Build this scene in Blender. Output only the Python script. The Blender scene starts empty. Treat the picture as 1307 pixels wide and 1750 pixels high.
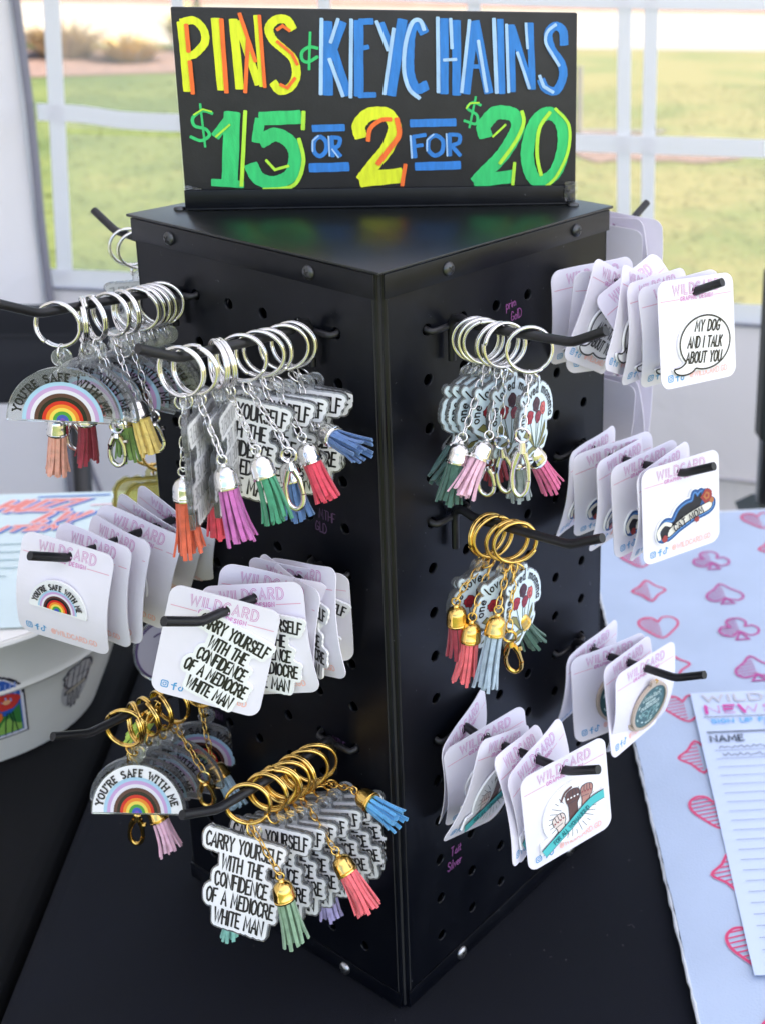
import bpy, bmesh, math, random
import numpy as np
from mathutils import Vector, Matrix
from mathutils.geometry import tessellate_polygon

random.seed(7)
S = bpy.context.scene
COL = S.collection
R = math.radians

# ------------------------------------------------------------------ camera
# metres; tabletop is z = 0, the tower's front vertical edge stands on the origin
TABLE = 0.74
GROUND = -TABLE
cd = bpy.data.cameras.new('camera'); cam = bpy.data.objects.new('camera', cd); COL.objects.link(cam)
cr = Vector((0.9786, -0.2036, 0.0289)).normalized()
cf = Vector((0.2031, 0.9351, -0.2905)).normalized()
cu = cr.cross(cf).normalized(); cr = cf.cross(cu).normalized()
M3 = Matrix((cr, cu, -cf)).transposed()
cam.matrix_world = Matrix.Translation((0.0059, -0.5651, 0.5739)) @ M3.to_4x4()
cd.sensor_fit = 'AUTO'; cd.sensor_width = 36.0
cd.lens = 2171.19 / 1750 * 36.0
cd.shift_x = (653.5 - 1122.09) / 1750; cd.shift_y = (522.13 - 875.0) / 1750
cd.clip_start = 0.02; cd.clip_end = 600
cd.dof.use_dof = True; cd.dof.focus_distance = 0.60; cd.dof.aperture_fstop = 13
S.camera = cam

# ------------------------------------------------------------------ daylight
SUN_EL, SUN_AZ = R(50), math.atan2(0.72, -0.62)       # azimuth measured from +Y towards +X
w = bpy.data.worlds.new('World'); S.world = w; w.use_nodes = True
nt = w.node_tree; bg = nt.nodes['Background']
sky = nt.nodes.new('ShaderNodeTexSky'); sky.sky_type = 'NISHITA'; sky.sun_disc = False
sky.sun_elevation = SUN_EL; sky.sun_rotation = SUN_AZ
sky.air_density = 1.0; sky.dust_density = 1.5
nt.links.new(sky.outputs[0], bg.inputs[0]); bg.inputs[1].default_value = 0.15
sd = bpy.data.lights.new('sun', 'SUN'); sun = bpy.data.objects.new('sun', sd); COL.objects.link(sun)
sd.energy = 5.0; sd.angle = R(0.5); sd.color = (1.0, 0.94, 0.84)
sv = Vector((math.sin(SUN_AZ) * math.cos(SUN_EL), math.cos(SUN_AZ) * math.cos(SUN_EL), math.sin(SUN_EL)))
sun.rotation_euler = sv.to_track_quat('Z', 'Y').to_euler(); sun.location = sv * 8
S.view_settings.view_transform = 'Standard'; S.view_settings.look = 'None'
S.view_settings.gamma = 1.0; S.view_settings.use_curve_mapping = False
S.view_settings.exposure = 1.42
S.render.engine = 'CYCLES'
S.cycles.max_bounces = 12; S.cycles.transparent_max_bounces = 40
S.cycles.diffuse_bounces = 5; S.cycles.glossy_bounces = 4; S.cycles.transmission_bounces = 6
S.cycles.sample_clamp_indirect = 6.0
S.cycles.use_denoising = True

# ------------------------------------------------------------------ materials
MATS = {}
def srgb(h):
    h = h.lstrip('#'); c = [int(h[i:i + 2], 16) / 255 for i in (0, 2, 4)]
    return tuple(x / 12.92 if x < .04045 else ((x + .055) / 1.055) ** 2.4 for x in c)

def mat(name, col, rough=.5, metal=0., spec=.5, vary=0., vscale=40., bump=0., bscale=200., coat=0., sheen=0., detail=4.):
    if name in MATS: return MATS[name]
    m = bpy.data.materials.new(name); m.use_nodes = True; t = m.node_tree
    b = t.nodes['Principled BSDF']
    if isinstance(col, str): col = srgb(col)
    b.inputs['Base Color'].default_value = (*col, 1); b.inputs['Roughness'].default_value = rough
    b.inputs['Metallic'].default_value = metal; b.inputs['Specular IOR Level'].default_value = spec
    b.inputs['Coat Weight'].default_value = coat; b.inputs['Coat Roughness'].default_value = .08
    b.inputs['Sheen Weight'].default_value = sheen
    if vary or bump:
        tc = t.nodes.new('ShaderNodeTexCoord')
    if vary:
        n = t.nodes.new('ShaderNodeTexNoise'); n.inputs['Scale'].default_value = vscale; n.inputs['Detail'].default_value = detail
        t.links.new(tc.outputs['Object'], n.inputs['Vector'])
        cr_ = t.nodes.new('ShaderNodeValToRGB')
        cr_.color_ramp.elements[0].position = .3; cr_.color_ramp.elements[1].position = .7
        cr_.color_ramp.elements[0].color = (*[c * (1 - vary) for c in col], 1)
        cr_.color_ramp.elements[1].color = (*[min(1, c * (1 + vary)) for c in col], 1)
        t.links.new(n.outputs['Fac'], cr_.inputs[0]); t.links.new(cr_.outputs[0], b.inputs['Base Color'])
    if bump:
        n2 = t.nodes.new('ShaderNodeTexNoise'); n2.inputs['Scale'].default_value = bscale; n2.inputs['Detail'].default_value = 3
        t.links.new(tc.outputs['Object'], n2.inputs['Vector'])
        bp = t.nodes.new('ShaderNodeBump'); bp.inputs['Strength'].default_value = bump; bp.inputs['Distance'].default_value = .001
        t.links.new(n2.outputs['Fac'], bp.inputs['Height']); t.links.new(bp.outputs[0], b.inputs['Normal'])
    MATS[name] = m; return m

def clear_mat(name, tint, haze=0.0, hazecol=(1, 1, 1), rough=.03, refl=1.0, ior=1.45):
    m = bpy.data.materials.new(name); m.use_nodes = True; t = m.node_tree
    for n in list(t.nodes): t.nodes.remove(n)
    o = t.nodes.new('ShaderNodeOutputMaterial'); tr = t.nodes.new('ShaderNodeBsdfTransparent'); tr.inputs[0].default_value = (*tint, 1)
    g = t.nodes.new('ShaderNodeBsdfGlossy'); g.inputs['Roughness'].default_value = rough
    f = t.nodes.new('ShaderNodeFresnel'); f.inputs[0].default_value = ior
    mu = t.nodes.new('ShaderNodeMath'); mu.operation = 'MULTIPLY'; mu.inputs[1].default_value = refl
    t.links.new(f.outputs[0], mu.inputs[0])
    mx = t.nodes.new('ShaderNodeMixShader'); t.links.new(mu.outputs[0], mx.inputs[0])
    last = tr
    if haze:
        d = t.nodes.new('ShaderNodeBsdfDiffuse'); d.inputs[0].default_value = (*hazecol, 1)
        tl = t.nodes.new('ShaderNodeBsdfTranslucent'); tl.inputs[0].default_value = (*hazecol, 1)
        m0 = t.nodes.new('ShaderNodeMixShader'); m0.inputs[0].default_value = .5
        t.links.new(d.outputs[0], m0.inputs[1]); t.links.new(tl.outputs[0], m0.inputs[2])
        m1 = t.nodes.new('ShaderNodeMixShader'); m1.inputs[0].default_value = haze
        t.links.new(tr.outputs[0], m1.inputs[1]); t.links.new(m0.outputs[0], m1.inputs[2]); last = m1
    t.links.new(last.outputs[0], mx.inputs[1]); t.links.new(g.outputs[0], mx.inputs[2])
    t.links.new(mx.outputs[0], o.inputs[0]); MATS[name] = m; return m

def fabric_mat(name, col, transl, tcol=None, bump=.25, bscale=6.):
    """thin woven polyester: part diffuse, part translucent, with soft creases"""
    m = bpy.data.materials.new(name); m.use_nodes = True; t = m.node_tree
    for n in list(t.nodes): t.nodes.remove(n)
    o = t.nodes.new('ShaderNodeOutputMaterial')
    d = t.nodes.new('ShaderNodeBsdfDiffuse'); d.inputs[0].default_value = (*col, 1)
    l = t.nodes.new('ShaderNodeBsdfTranslucent'); l.inputs[0].default_value = (*(tcol or col), 1)
    mx = t.nodes.new('ShaderNodeMixShader'); mx.inputs[0].default_value = transl
    tc = t.nodes.new('ShaderNodeTexCoord')
    n = t.nodes.new('ShaderNodeTexNoise'); n.inputs['Scale'].default_value = bscale; n.inputs['Detail'].default_value = 4; n.inputs['Distortion'].default_value = 1.2
    t.links.new(tc.outputs['Object'], n.inputs['Vector'])
    bp = t.nodes.new('ShaderNodeBump'); bp.inputs['Strength'].default_value = bump; bp.inputs['Distance'].default_value = .02
    t.links.new(n.outputs['Fac'], bp.inputs['Height']); t.links.new(bp.outputs[0], d.inputs['Normal'])
    t.links.new(d.outputs[0], mx.inputs[1]); t.links.new(l.outputs[0], mx.inputs[2]); t.links.new(mx.outputs[0], o.inputs[0])
    MATS[name] = m; return m

# powder-coated steel with fine dust specks
def powder_black():
    m = mat('black powder coat', (.0016, .0022, .0046), rough=.36, spec=.28, bump=.06, bscale=2500)
    t = m.node_tree; b = t.nodes['Principled BSDF']
    tc = t.nodes.new('ShaderNodeTexCoord')
    n = t.nodes.new('ShaderNodeTexNoise'); n.inputs['Scale'].default_value = 420; n.inputs['Detail'].default_value = 2
    t.links.new(tc.outputs['Object'], n.inputs['Vector'])
    r = t.nodes.new('ShaderNodeValToRGB'); r.color_ramp.elements[0].position = .735; r.color_ramp.elements[0].color = (.0016, .0022, .0046, 1)
    r.color_ramp.elements[1].position = .80; r.color_ramp.elements[1].color = (.09, .09, .1, 1)
    n4 = t.nodes.new('ShaderNodeTexNoise'); n4.inputs['Scale'].default_value = 9; n4.inputs['Detail'].default_value = 7; n4.inputs['Roughness'].default_value = .7; t.links.new(tc.outputs['Object'], n4.inputs['Vector'])
    r4 = t.nodes.new('ShaderNodeValToRGB'); r4.color_ramp.elements[0].position = .48; r4.color_ramp.elements[0].color = (0, 0, 0, 1); r4.color_ramp.elements[1].position = .8; r4.color_ramp.elements[1].color = (.011, .0115, .013, 1)
    t.links.new(n4.outputs['Fac'], r4.inputs[0]); mxc = t.nodes.new('ShaderNodeMix'); mxc.data_type = 'RGBA'; mxc.blend_type = 'ADD'; mxc.inputs[0].default_value = 1
    t.links.new(n.outputs['Fac'], r.inputs[0]); t.links.new(r.outputs[0], mxc.inputs[6]); t.links.new(r4.outputs[0], mxc.inputs[7]); t.links.new(mxc.outputs[2], b.inputs['Base Color'])
    n3 = t.nodes.new('ShaderNodeTexNoise'); n3.inputs['Scale'].default_value = 22; n3.inputs['Detail'].default_value = 5
    t.links.new(tc.outputs['Object'], n3.inputs['Vector'])
    mr = t.nodes.new('ShaderNodeMapRange'); mr.inputs['From Min'].default_value = .3; mr.inputs['From Max'].default_value = .7
    mr.inputs['To Min'].default_value = .27; mr.inputs['To Max'].default_value = .42
    t.links.new(n3.outputs['Fac'], mr.inputs['Value']); t.links.new(mr.outputs[0], b.inputs['Roughness'])
    return m
powder = powder_black()
gloss_top = mat('black enamel top', (.004, .0055, .0065), rough=.34, bump=.03, bscale=1500)
wire = mat('black vinyl-dipped wire', (.007, .007, .009), rough=.42, bump=.1, bscale=1200)
pitmat = mat('unlit tower inside', (.01, .01, .011), rough=.8)
silver = mat('polished nickel', (.78, .77, .75), rough=.13, metal=1)
gold = mat('polished gold plate', (.83, .55, .16), rough=.15, metal=1)
chrome_worn = mat('worn steel screw', (.45, .45, .46), rough=.32, metal=1, bump=.2, bscale=900)
blackscrew = mat('black oxide screw', (.075, .078, .082), rough=.3, metal=.8)
def glass_mat(name, tint, haze):
    m = bpy.data.materials.new(name); m.use_nodes = True; t = m.node_tree
    for n in list(t.nodes): t.nodes.remove(n)
    o = t.nodes.new('ShaderNodeOutputMaterial'); g = t.nodes.new('ShaderNodeBsdfGlass'); g.inputs['Color'].default_value = (*tint, 1); g.inputs['IOR'].default_value = 1.49; g.inputs['Roughness'].default_value = .04
    d = t.nodes.new('ShaderNodeBsdfTranslucent'); d.inputs[0].default_value = (.9, .92, .95, 1); d2 = t.nodes.new('ShaderNodeBsdfDiffuse'); d2.inputs[0].default_value = (.9, .92, .95, 1)
    m0 = t.nodes.new('ShaderNodeMixShader'); t.links.new(d.outputs[0], m0.inputs[1]); t.links.new(d2.outputs[0], m0.inputs[2])
    mx = t.nodes.new('ShaderNodeMixShader'); mx.inputs[0].default_value = haze; t.links.new(g.outputs[0], mx.inputs[1]); t.links.new(m0.outputs[0], mx.inputs[2]); t.links.new(mx.outputs[0], o.inputs[0])
    MATS[name] = m; return m
charm_glass = glass_mat('cut acrylic', (.985, .99, .99), .13)
charm_rim = glass_mat('laser-cut acrylic rim', (.98, .99, .99), .15)
acrylic = clear_mat('clear acrylic', (.97, .975, .975), haze=.085, hazecol=(.9, .92, .95), refl=1.25)
acrylic_edge = clear_mat('polished acrylic edge', (.95, .96, .97), haze=.5, hazecol=(.92, .93, .95), rough=.08, refl=1.4)
acrylic_y = clear_mat('yellow tinted acrylic', (.93, .9, .66), haze=.16, hazecol=(.7, .68, .4), refl=1.3)
vinyl = clear_mat('clear window vinyl', (.95, .95, .94), haze=.19, hazecol=(1., .96, .88), rough=.12, refl=.5)
tape = clear_mat('crinkled clear tape', (.9, .9, .9), haze=.08, rough=.1, refl=2.2)
white_print = mat('white print', (.89, .89, .90), rough=.22, coat=.3)
ink = mat('black ink', (.012, .011, .013), rough=.3)
grey_ink = mat('ink seen through print', (.48, .48, .49), rough=.5)
back_print = mat('back of white print', (.86, .865, .87), rough=.35)
card_mat = mat('white card stock', (.785, .755, .835), rough=.55, vary=.015, vscale=60, bump=.04, bscale=900)  # lavender tint puts the bluish shade into the white card
pink_hdr = mat('pink print', (.62, .21, .49), rough=.6)
lilac_hdr = mat('purple print', (.42, .12, .44), rough=.6)
rule_mat = mat('salmon rule print', (.72, .30, .42), rough=.6)
blue_pr = mat('blue print', (.08, .33, .62), rough=.6)
peach_pr = mat('peach print', (.90, .50, .44), rough=.6)
RB_COL = [('light blue band', '#a9cfe6'), ('lilac band', '#c9a3d4'), ('white band', '#e6e2ec'), ('brown band', '#5b3733'), ('black band', '#1d1416'),
          ('red band', '#d5261f'), ('orange band', '#ee8a2b'), ('yellow band', '#f2d85a'), ('green band', '#4a9c3c'), ('indigo band', '#3f56b4'), ('violet band', '#7a4fb8')]
RB = [mat(n, c, rough=.25, coat=.3) for n, c in RB_COL]
TAS = {'peach': '#f0a894', 'crimson': '#a01c38', 'grass': '#7fa653', 'yellow': '#edcf63', 'orange': '#e0592c', 'magenta': '#c35bae', 'red': '#df2a4c',
       'green': '#2c8a63', 'denim': '#4670a8', 'pink': '#eab6cc', 'lime': '#c6ea3c', 'sky': '#a6c6da', 'sage': '#7fa380', 'mint': '#86cfbb', 'lilac': '#a99ccc',
       'coral': '#ee5a63', 'blue': '#3f9fd8', 'rose': '#d24a86', 'stone': '#8d9a9c', 'blush': '#e2adc2', 'forest': '#345f50', 'teal': '#2f5550', 'mist': '#9fb3c4'}
def suede(c):
    return mat('suede ' + c, tuple(.86 * v + .12 * sum(srgb(TAS[c])) / 3 + .008 for v in srgb(TAS[c])), rough=.85, sheen=.25, vary=.2, vscale=220, bump=.5, bscale=1500)

# ------------------------------------------------------------------ mesh tools
class MB:
    def __init__(s): s.v = []; s.f = []; s.m = []
    def add(s, vs, fs, mi=0):
        b = len(s.v); s.v += [tuple(p) for p in vs]
        for f in fs: s.f.append(tuple(i + b for i in f)); s.m.append(mi)
    def box(s, a, b, mi=0):
        x0, y0, z0 = a; x1, y1, z1 = b
        s.add([(x0, y0, z0), (x1, y0, z0), (x1, y1, z0), (x0, y1, z0), (x0, y0, z1), (x1, y0, z1), (x1, y1, z1), (x0, y1, z1)],
              [(0, 3, 2, 1), (4, 5, 6, 7), (0, 1, 5, 4), (1, 2, 6, 5), (2, 3, 7, 6), (3, 0, 4, 7)], mi)
    def bevbox(s, a, b, r, mi=0):
        bm = bmesh.new(); bmesh.ops.create_cube(bm, size=1)
        for v in bm.verts:
            v.co = Vector([(a[i] + b[i]) / 2 + v.co[i] * (b[i] - a[i]) for i in range(3)])
        bmesh.ops.bevel(bm, geom=bm.edges[:], offset=r, segments=2, affect='EDGES', profile=.5)
        bm.verts.index_update()
        s.add([v.co for v in bm.verts], [[v.index for v in f.verts] for f in bm.faces], mi); bm.free()
    def tube(s, path, r, n=8, closed=False, mi=0, caps=True):
        P = [Vector(p) for p in path]; k = len(P)
        rr = r if hasattr(r, '__len__') else [r] * k
        T = []
        for i in range(k):
            a = P[(i - 1) % k] if (closed or i) else P[i]; b = P[(i + 1) % k] if (closed or i < k - 1) else P[i]
            T.append((b - a).normalized())
        up = Vector((0, 0, 1)) if abs(T[0].z) < .9 else Vector((1, 0, 0))
        u = (up - T[0] * up.dot(T[0])).normalized(); vs = []
        for i in range(k):
            u = (u - T[i] * u.dot(T[i])).normalized(); v = T[i].cross(u)
            for j in range(n):
                a = 2 * math.pi * j / n; vs.append(P[i] + (u * math.cos(a) + v * math.sin(a)) * rr[i])
        fs = []
        for i in range(k if closed else k - 1):
            for j in range(n):
                a = i * n; b = ((i + 1) % k) * n
                fs.append((a + j, a + (j + 1) % n, b + (j + 1) % n, b + j))
        if caps and not closed: fs += [tuple(range(n))[::-1], tuple((k - 1) * n + j for j in range(n))]
        s.add(vs, fs, mi)
    def lathe(s, prof, n=16, mat4=None, mi=0, caps=True):
        vs = []; fs = []
        for r, z in prof:
            for j in range(n):
                a = 2 * math.pi * j / n; p = Vector((r * math.cos(a), r * math.sin(a), z)); vs.append(mat4 @ p if mat4 else p)
        for i in range(len(prof) - 1):
            for j in range(n): fs.append((i * n + j, i * n + (j + 1) % n, (i + 1) * n + (j + 1) % n, (i + 1) * n + j))
        if caps: fs += [tuple(range(n))[::-1], tuple((len(prof) - 1) * n + j for j in range(n))]
        s.add(vs, fs, mi)
    def poly(s, loops, z, mi=0, flip=False):
        """flat filled polygon (outer loop, holes) at height z"""
        L = [[Vector((x, y, 0)) for x, y in lp] for lp in loops]
        tris = tessellate_polygon(L); pts = [p for lp in loops for p in lp]; out = []
        for t in tris:
            a, b, c = (pts[i] for i in t); ar = (b[0] - a[0]) * (c[1] - a[1]) - (c[0] - a[0]) * (b[1] - a[1])
            if (ar < 0) != flip: t = t[::-1]
            out.append(tuple(t))
        s.add([(x, y, z) for x, y in pts], out, mi)
    def slab(s, loops, z0, z1, mi=0, side=None):
        s.poly(loops, z1, mi); s.poly(loops, z0, mi, True)
        for lp in loops:
            k = len(lp); ar = sum(lp[i][0] * lp[(i + 1) % k][1] - lp[(i + 1) % k][0] * lp[i][1] for i in range(k))
            out = lp is loops[0]; fs = []
            for i in range(k):
                q = (i, (i + 1) % k, k + (i + 1) % k, k + i); fs.append(q if (ar > 0) == out else q[::-1])
            s.add([(x, y, z0) for x, y in lp] + [(x, y, z1) for x, y in lp], fs, mi if side is None else side)
    def stroke(s, pts, wd, z, mi=0, cap=True, jit=0., capk=1., seed=0):
        """flat painted line of width wd along pts"""
        P = [Vector(p[:2]) for p in pts]
        Q = [P[0]]
        for p in P[1:]:
            if (p - Q[-1]).length > 1e-7: Q.append(p)
        P = Q; k = len(P)
        if k < 2: return
        closed = (P[0] - P[-1]).length < 1e-6 and k > 3
        h = wd / 2; Lf = []; Rt = []
        for i in range(k):
            a = P[i - 1] if i else (P[-2] if closed else None); b = P[i + 1] if i < k - 1 else (P[1] if closed else None)
            d1 = (P[i] - a).normalized() if a is not None else None; d2 = (b - P[i]).normalized() if b is not None else None
            if d1 is None: d1 = d2
            if d2 is None: d2 = d1
            n1 = Vector((-d1.y, d1.x)); n2 = Vector((-d2.y, d2.x)); m = n1 + n2
            if m.length < 1e-4: m = n1
            m.normalize(); c = max(.55, m.dot(n1)); o = m * (h / c); Lf.append(P[i] + o * (1 + jit * math.sin(i * 1.7 + seed))); Rt.append(P[i] - o * (1 + jit * math.sin(i * 2.3 + 2 * seed + 1)))
        dzs = 1.2e-5 / k     # keeps a line that crosses itself from lying in one plane
        vs = [(p.x, p.y, z + dzs * i) for i, p in enumerate(Lf)] + [(p.x, p.y, z + dzs * i) for i, p in enumerate(Rt)]
        s.add(vs, [(k + i, k + i + 1, i + 1, i) for i in range(k - 1)], mi)
        if cap and not closed:
            for e, o, sg in ((0, 1, -1), (k - 1, k - 2, 1)):
                d = (P[e] - P[o]).normalized(); nn = Vector((-d.y, d.x)); fan = []
                for q in range(7):
                    a = math.pi * q / 6; v = P[e] + nn * (h * math.cos(a)) + d * (h * capk * (abs(math.sin(a)) ** .6) * (1 + jit * 3 * math.sin(5 * a + seed))); fan.append((v.x, v.y, z + (dzs * (k - 1) if e else 0)))
                s.add(fan, [tuple(range(6, -1, -1))], mi)
    def disc(s, c, r, z, mi=0, n=20, ry=None, rot=0, wob=0, seed=0):
        rg = random.Random(seed); pts = []
        for i in range(n):
            a = 2 * math.pi * i / n; k = 1 + wob * (rg.random() - .5) * 2
            x = r * k * math.cos(a); y = (ry or r) * k * math.sin(a)
            pts.append((c[0] + x * math.cos(rot) - y * math.sin(rot), c[1] + x * math.sin(rot) + y * math.cos(rot)))
        s.add([(x, y, z) for x, y in pts], [tuple(range(n))], mi); return pts
    def xform(s, fn): s.v = [tuple(fn(*p)) for p in s.v]
    def mesh(s, name, mats, smooth=False, angle=None):
        me = bpy.data.meshes.new(name); me.from_pydata(s.v, [], s.f)
        for m in (mats if isinstance(mats, (list, tuple)) else [mats]): me.materials.append(m)
        me.polygons.foreach_set('material_index', s.m)
        if smooth: me.polygons.foreach_set('use_smooth', [True] * len(s.f))
        me.update()
        if smooth and angle: me.set_sharp_from_angle(angle=angle)
        return me

def obj(name, me, parent=None, M=None, loc=None):
    o = bpy.data.objects.new(name, me); COL.objects.link(o)
    if parent: o.parent = parent
    if M is not None: o.matrix_basis = M
    elif loc is not None: o.location = loc
    return o
def thing(name, label, cat, loc=(0, 0, 0), group=None):
    o = bpy.data.objects.new(name, None); COL.objects.link(o); o.location = loc; o.empty_display_size = .02
    return tag(o, label, cat, group)
def tag(o, label, cat, group=None):
    o['label'] = label; o['category'] = cat
    if group: o['group'] = group
    return o
def struct(o): o['kind'] = 'structure'; return o

def arc(c, r, a0, a1, n, ry=None): return [(c[0] + r * math.cos(a0 + (a1 - a0) * i / n), c[1] + (ry or r) * math.sin(a0 + (a1 - a0) * i / n)) for i in range(n + 1)]
def rrect(x0, y0, x1, y1, r, n=5):
    p = []
    for cx, cy, a in ((x1 - r, y1 - r, 0), (x0 + r, y1 - r, 90), (x0 + r, y0 + r, 180), (x1 - r, y0 + r, 270)): p += arc((cx, cy), r, R(a), R(a + 90), n)
    return p
def circle(c, r, n=16): return arc(c, r, 0, 2 * math.pi * (n - 1) / n, n - 1)
def smooth(pts, n=5):
    """Catmull-Rom through the points"""
    if len(pts) < 3: return list(pts)
    cl = pts[0] == pts[-1]; P = [Vector(p[:2]) for p in pts]; out = []
    for i in range(len(P) - 1):
        p0 = P[i - 1] if i else (P[-2] if cl else P[0]); p1, p2 = P[i], P[i + 1]; p3 = P[i + 2] if i + 2 < len(P) else (P[1] if cl else P[-1])
        for j in range(n):
            t = j / n; q = .5 * ((2 * p1) + (p2 - p0) * t + (2 * p0 - 5 * p1 + 4 * p2 - p3) * t * t + (3 * p1 - p0 - 3 * p2 + p3) * t ** 3); out.append((q.x, q.y))
    out.append((P[-1].x, P[-1].y)); return out

# --- stroke lettering ------------------------------------------------------
O_ = [(.25, 1), (.08, .9), (0, .65), (0, .35), (.08, .1), (.25, 0), (.42, .1), (.5, .35), (.5, .65), (.42, .9), (.25, 1)]
G = {
 'A': (.52, [[(0, 0), (.26, 1), (.52, 0)], [(.09, .34), (.43, .34)]]),
 'B': (.46, [[(0, 0), (0, 1), (.28, 1), (.4, .88), (.38, .62), (.26, .53), (0, .53)], [(.26, .53), (.43, .42), (.44, .14), (.3, 0), (0, 0)]]),
 'C': (.44, [[(.44, .82), (.34, .97), (.2, 1), (.06, .86), (0, .6), (0, .36), (.07, .1), (.22, 0), (.36, .04), (.44, .18)]]),
 'D': (.48, [[(0, 0), (0, 1), (.2, 1), (.4, .86), (.48, .6), (.48, .36), (.4, .12), (.2, 0), (0, 0)]]),
 'E': (.38, [[(.38, 1), (0, 1), (0, 0), (.38, 0)], [(0, .52), (.3, .52)]]),
 'F': (.38, [[(.38, 1), (0, 1), (0, 0)], [(0, .52), (.3, .52)]]),
 'G': (.48, [[(.46, .82), (.36, .97), (.22, 1), (.07, .86), (0, .6), (0, .36), (.08, .1), (.24, 0), (.42, .1), (.47, .44), (.28, .44)]]),
 'H': (.48, [[(0, 0), (0, 1)], [(.48, 0), (.48, 1)], [(0, .5), (.48, .5)]]),
 'I': (.06, [[(.03, 0), (.03, 1)]]), 'J': (.34, [[(.34, 1), (.34, .2), (.24, 0), (.08, .02), (0, .16)]]),
 'K': (.46, [[(0, 0), (0, 1)], [(.44, 1), (0, .42)], [(.14, .58), (.46, 0)]]), 'L': (.36, [[(0, 1), (0, 0), (.36, 0)]]),
 'M': (.62, [[(0, 0), (.06, 1), (.31, .3), (.56, 1), (.62, 0)]]), 'N': (.5, [[(0, 0), (0, 1), (.5, 0), (.5, 1)]]),
 'O': (.5, [O_]), 'P': (.42, [[(0, 0), (0, 1), (.28, 1), (.42, .86), (.4, .58), (.26, .46), (0, .46)]]),
 'Q': (.5, [O_, [(.3, .25), (.5, 0)]]), 'R': (.46, [[(0, 0), (0, 1), (.28, 1), (.42, .86), (.4, .6), (.26, .5), (0, .5)], [(.2, .5), (.46, 0)]]),
 'S': (.42, [[(.4, .84), (.3, .98), (.14, .98), (.02, .84), (.04, .64), (.2, .52), (.38, .4), (.42, .18), (.3, .02), (.12, .01), (0, .16)]]),
 'T': (.46, [[(0, 1), (.46, 1)], [(.23, 1), (.23, 0)]]), 'U': (.48, [[(0, 1), (0, .28), (.08, .05), (.24, 0), (.4, .05), (.48, .28), (.48, 1)]]),
 'V': (.5, [[(0, 1), (.25, 0), (.5, 1)]]), 'W': (.72, [[(0, 1), (.17, 0), (.36, .8), (.55, 0), (.72, 1)]]),
 'X': (.46, [[(0, 1), (.46, 0)], [(.46, 1), (0, 0)]]), 'Y': (.48, [[(0, 1), (.24, .5), (.48, 1)], [(.24, .5), (.24, 0)]]), 'Z': (.44, [[(0, 1), (.44, 1), (0, 0), (.44, 0)]]),
 "'": (.06, [[(.04, 1), (.02, .74)]]), '.': (.06, [[(.03, 0), (.03, .06)]]), ' ': (.26, []),
 '@': (.7, [[(.45, .62), (.3, .7), (.2, .5), (.24, .3), (.38, .3), (.47, .45), (.48, .7), (.46, .35), (.58, .3), (.68, .5), (.6, .85), (.36, 1), (.1, .85), (0, .5), (.1, .12), (.36, 0), (.58, .08)]]),
 'o': (.36, [[(.18, .5), (.04, .42), (0, .25), (.05, .07), (.18, 0), (.31, .07), (.36, .25), (.32, .42), (.18, .5)]]),
 'n': (.34, [[(0, .5), (.02, 0)], [(.01, .34), (.12, .48), (.26, .46), (.32, .3), (.34, 0)]]),
 'e': (.34, [[(.02, .26), (.34, .28), (.28, .46), (.14, .5), (.02, .36), (0, .18), (.1, .02), (.24, 0), (.34, .1)]]),
 'l': (.1, [[(.04, 1), (.02, .2), (.1, 0)]]), 'v': (.32, [[(0, .5), (.15, 0), (.32, .5)]]),
 'd': (.38, [[(.32, .42), (.18, .5), (.04, .4), (0, .22), (.08, .02), (.2, 0), (.33, .14)], [(.34, 1), (.33, .1), (.38, 0)]]),
 'm': (.56, [[(0, .5), (.02, 0)], [(.01, .34), (.12, .48), (.22, .46), (.28, .28), (.28, 0)], [(.28, .3), (.38, .48), (.5, .46), (.55, .28), (.56, 0)]]),
 'a': (.38, [[(.3, .42), (.16, .5), (.03, .38), (0, .2), (.08, .02), (.2, 0), (.32, .16), (.33, .46), (.32, .12), (.38, 0)]]),
 'r': (.26, [[(0, .5), (.02, 0)], [(.01, .32), (.12, .48), (.26, .46)]]), 'i': (.06, [[(.03, .5), (.03, 0)], [(.03, .66), (.03, .72)]]),
 'p': (.36, [[(0, .5), (.01, -.4)], [(.01, .36), (.14, .5), (.3, .44), (.36, .24), (.28, .02), (.14, 0), (.02, .1)]]), 't': (.26, [[(.12, .8), (.1, .1), (.2, 0)], [(0, .5), (.26, .5)]]),
 's': (.3, [[(.28, .44), (.12, .5), (.02, .4), (.1, .28), (.26, .2), (.28, .06), (.14, 0), (0, .08)]]), 'u': (.34, [[(0, .5), (.02, .12), (.14, 0), (.28, .1), (.33, .5), (.34, 0)]]),
 'h': (.34, [[(0, 1), (.02, 0)], [(.01, .34), (.14, .48), (.28, .42), (.34, 0)]]), 'f': (.3, [[(.3, .96), (.18, 1), (.12, .8), (.12, 0)], [(0, .55), (.28, .55)]]),
}
def text(s, h, gap=.16, xs=1., fit=None):
    """polylines of a line of text, height h, starting at the origin; returns strokes, width"""
    x = 0; out = []
    for ch in s:
        wd, st = G[ch]
        out += [[((x + a) * 1., b) for a, b in l] for l in st]; x += wd + gap
    x -= gap
    k = h * xs if fit is None else fit / x
    return [[(a * k, b * h) for a, b in l] for l in out], x * k
def at(strokes, x, y, rot=0, jit=0, seed=1):
    rg = random.Random(seed); c, s = math.cos(rot), math.sin(rot)
    return [[(x + a * c - b * s + (rg.random() - .5) * jit, y + a * s + b * c + (rg.random() - .5) * jit) for a, b in l] for l in strokes]
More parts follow.
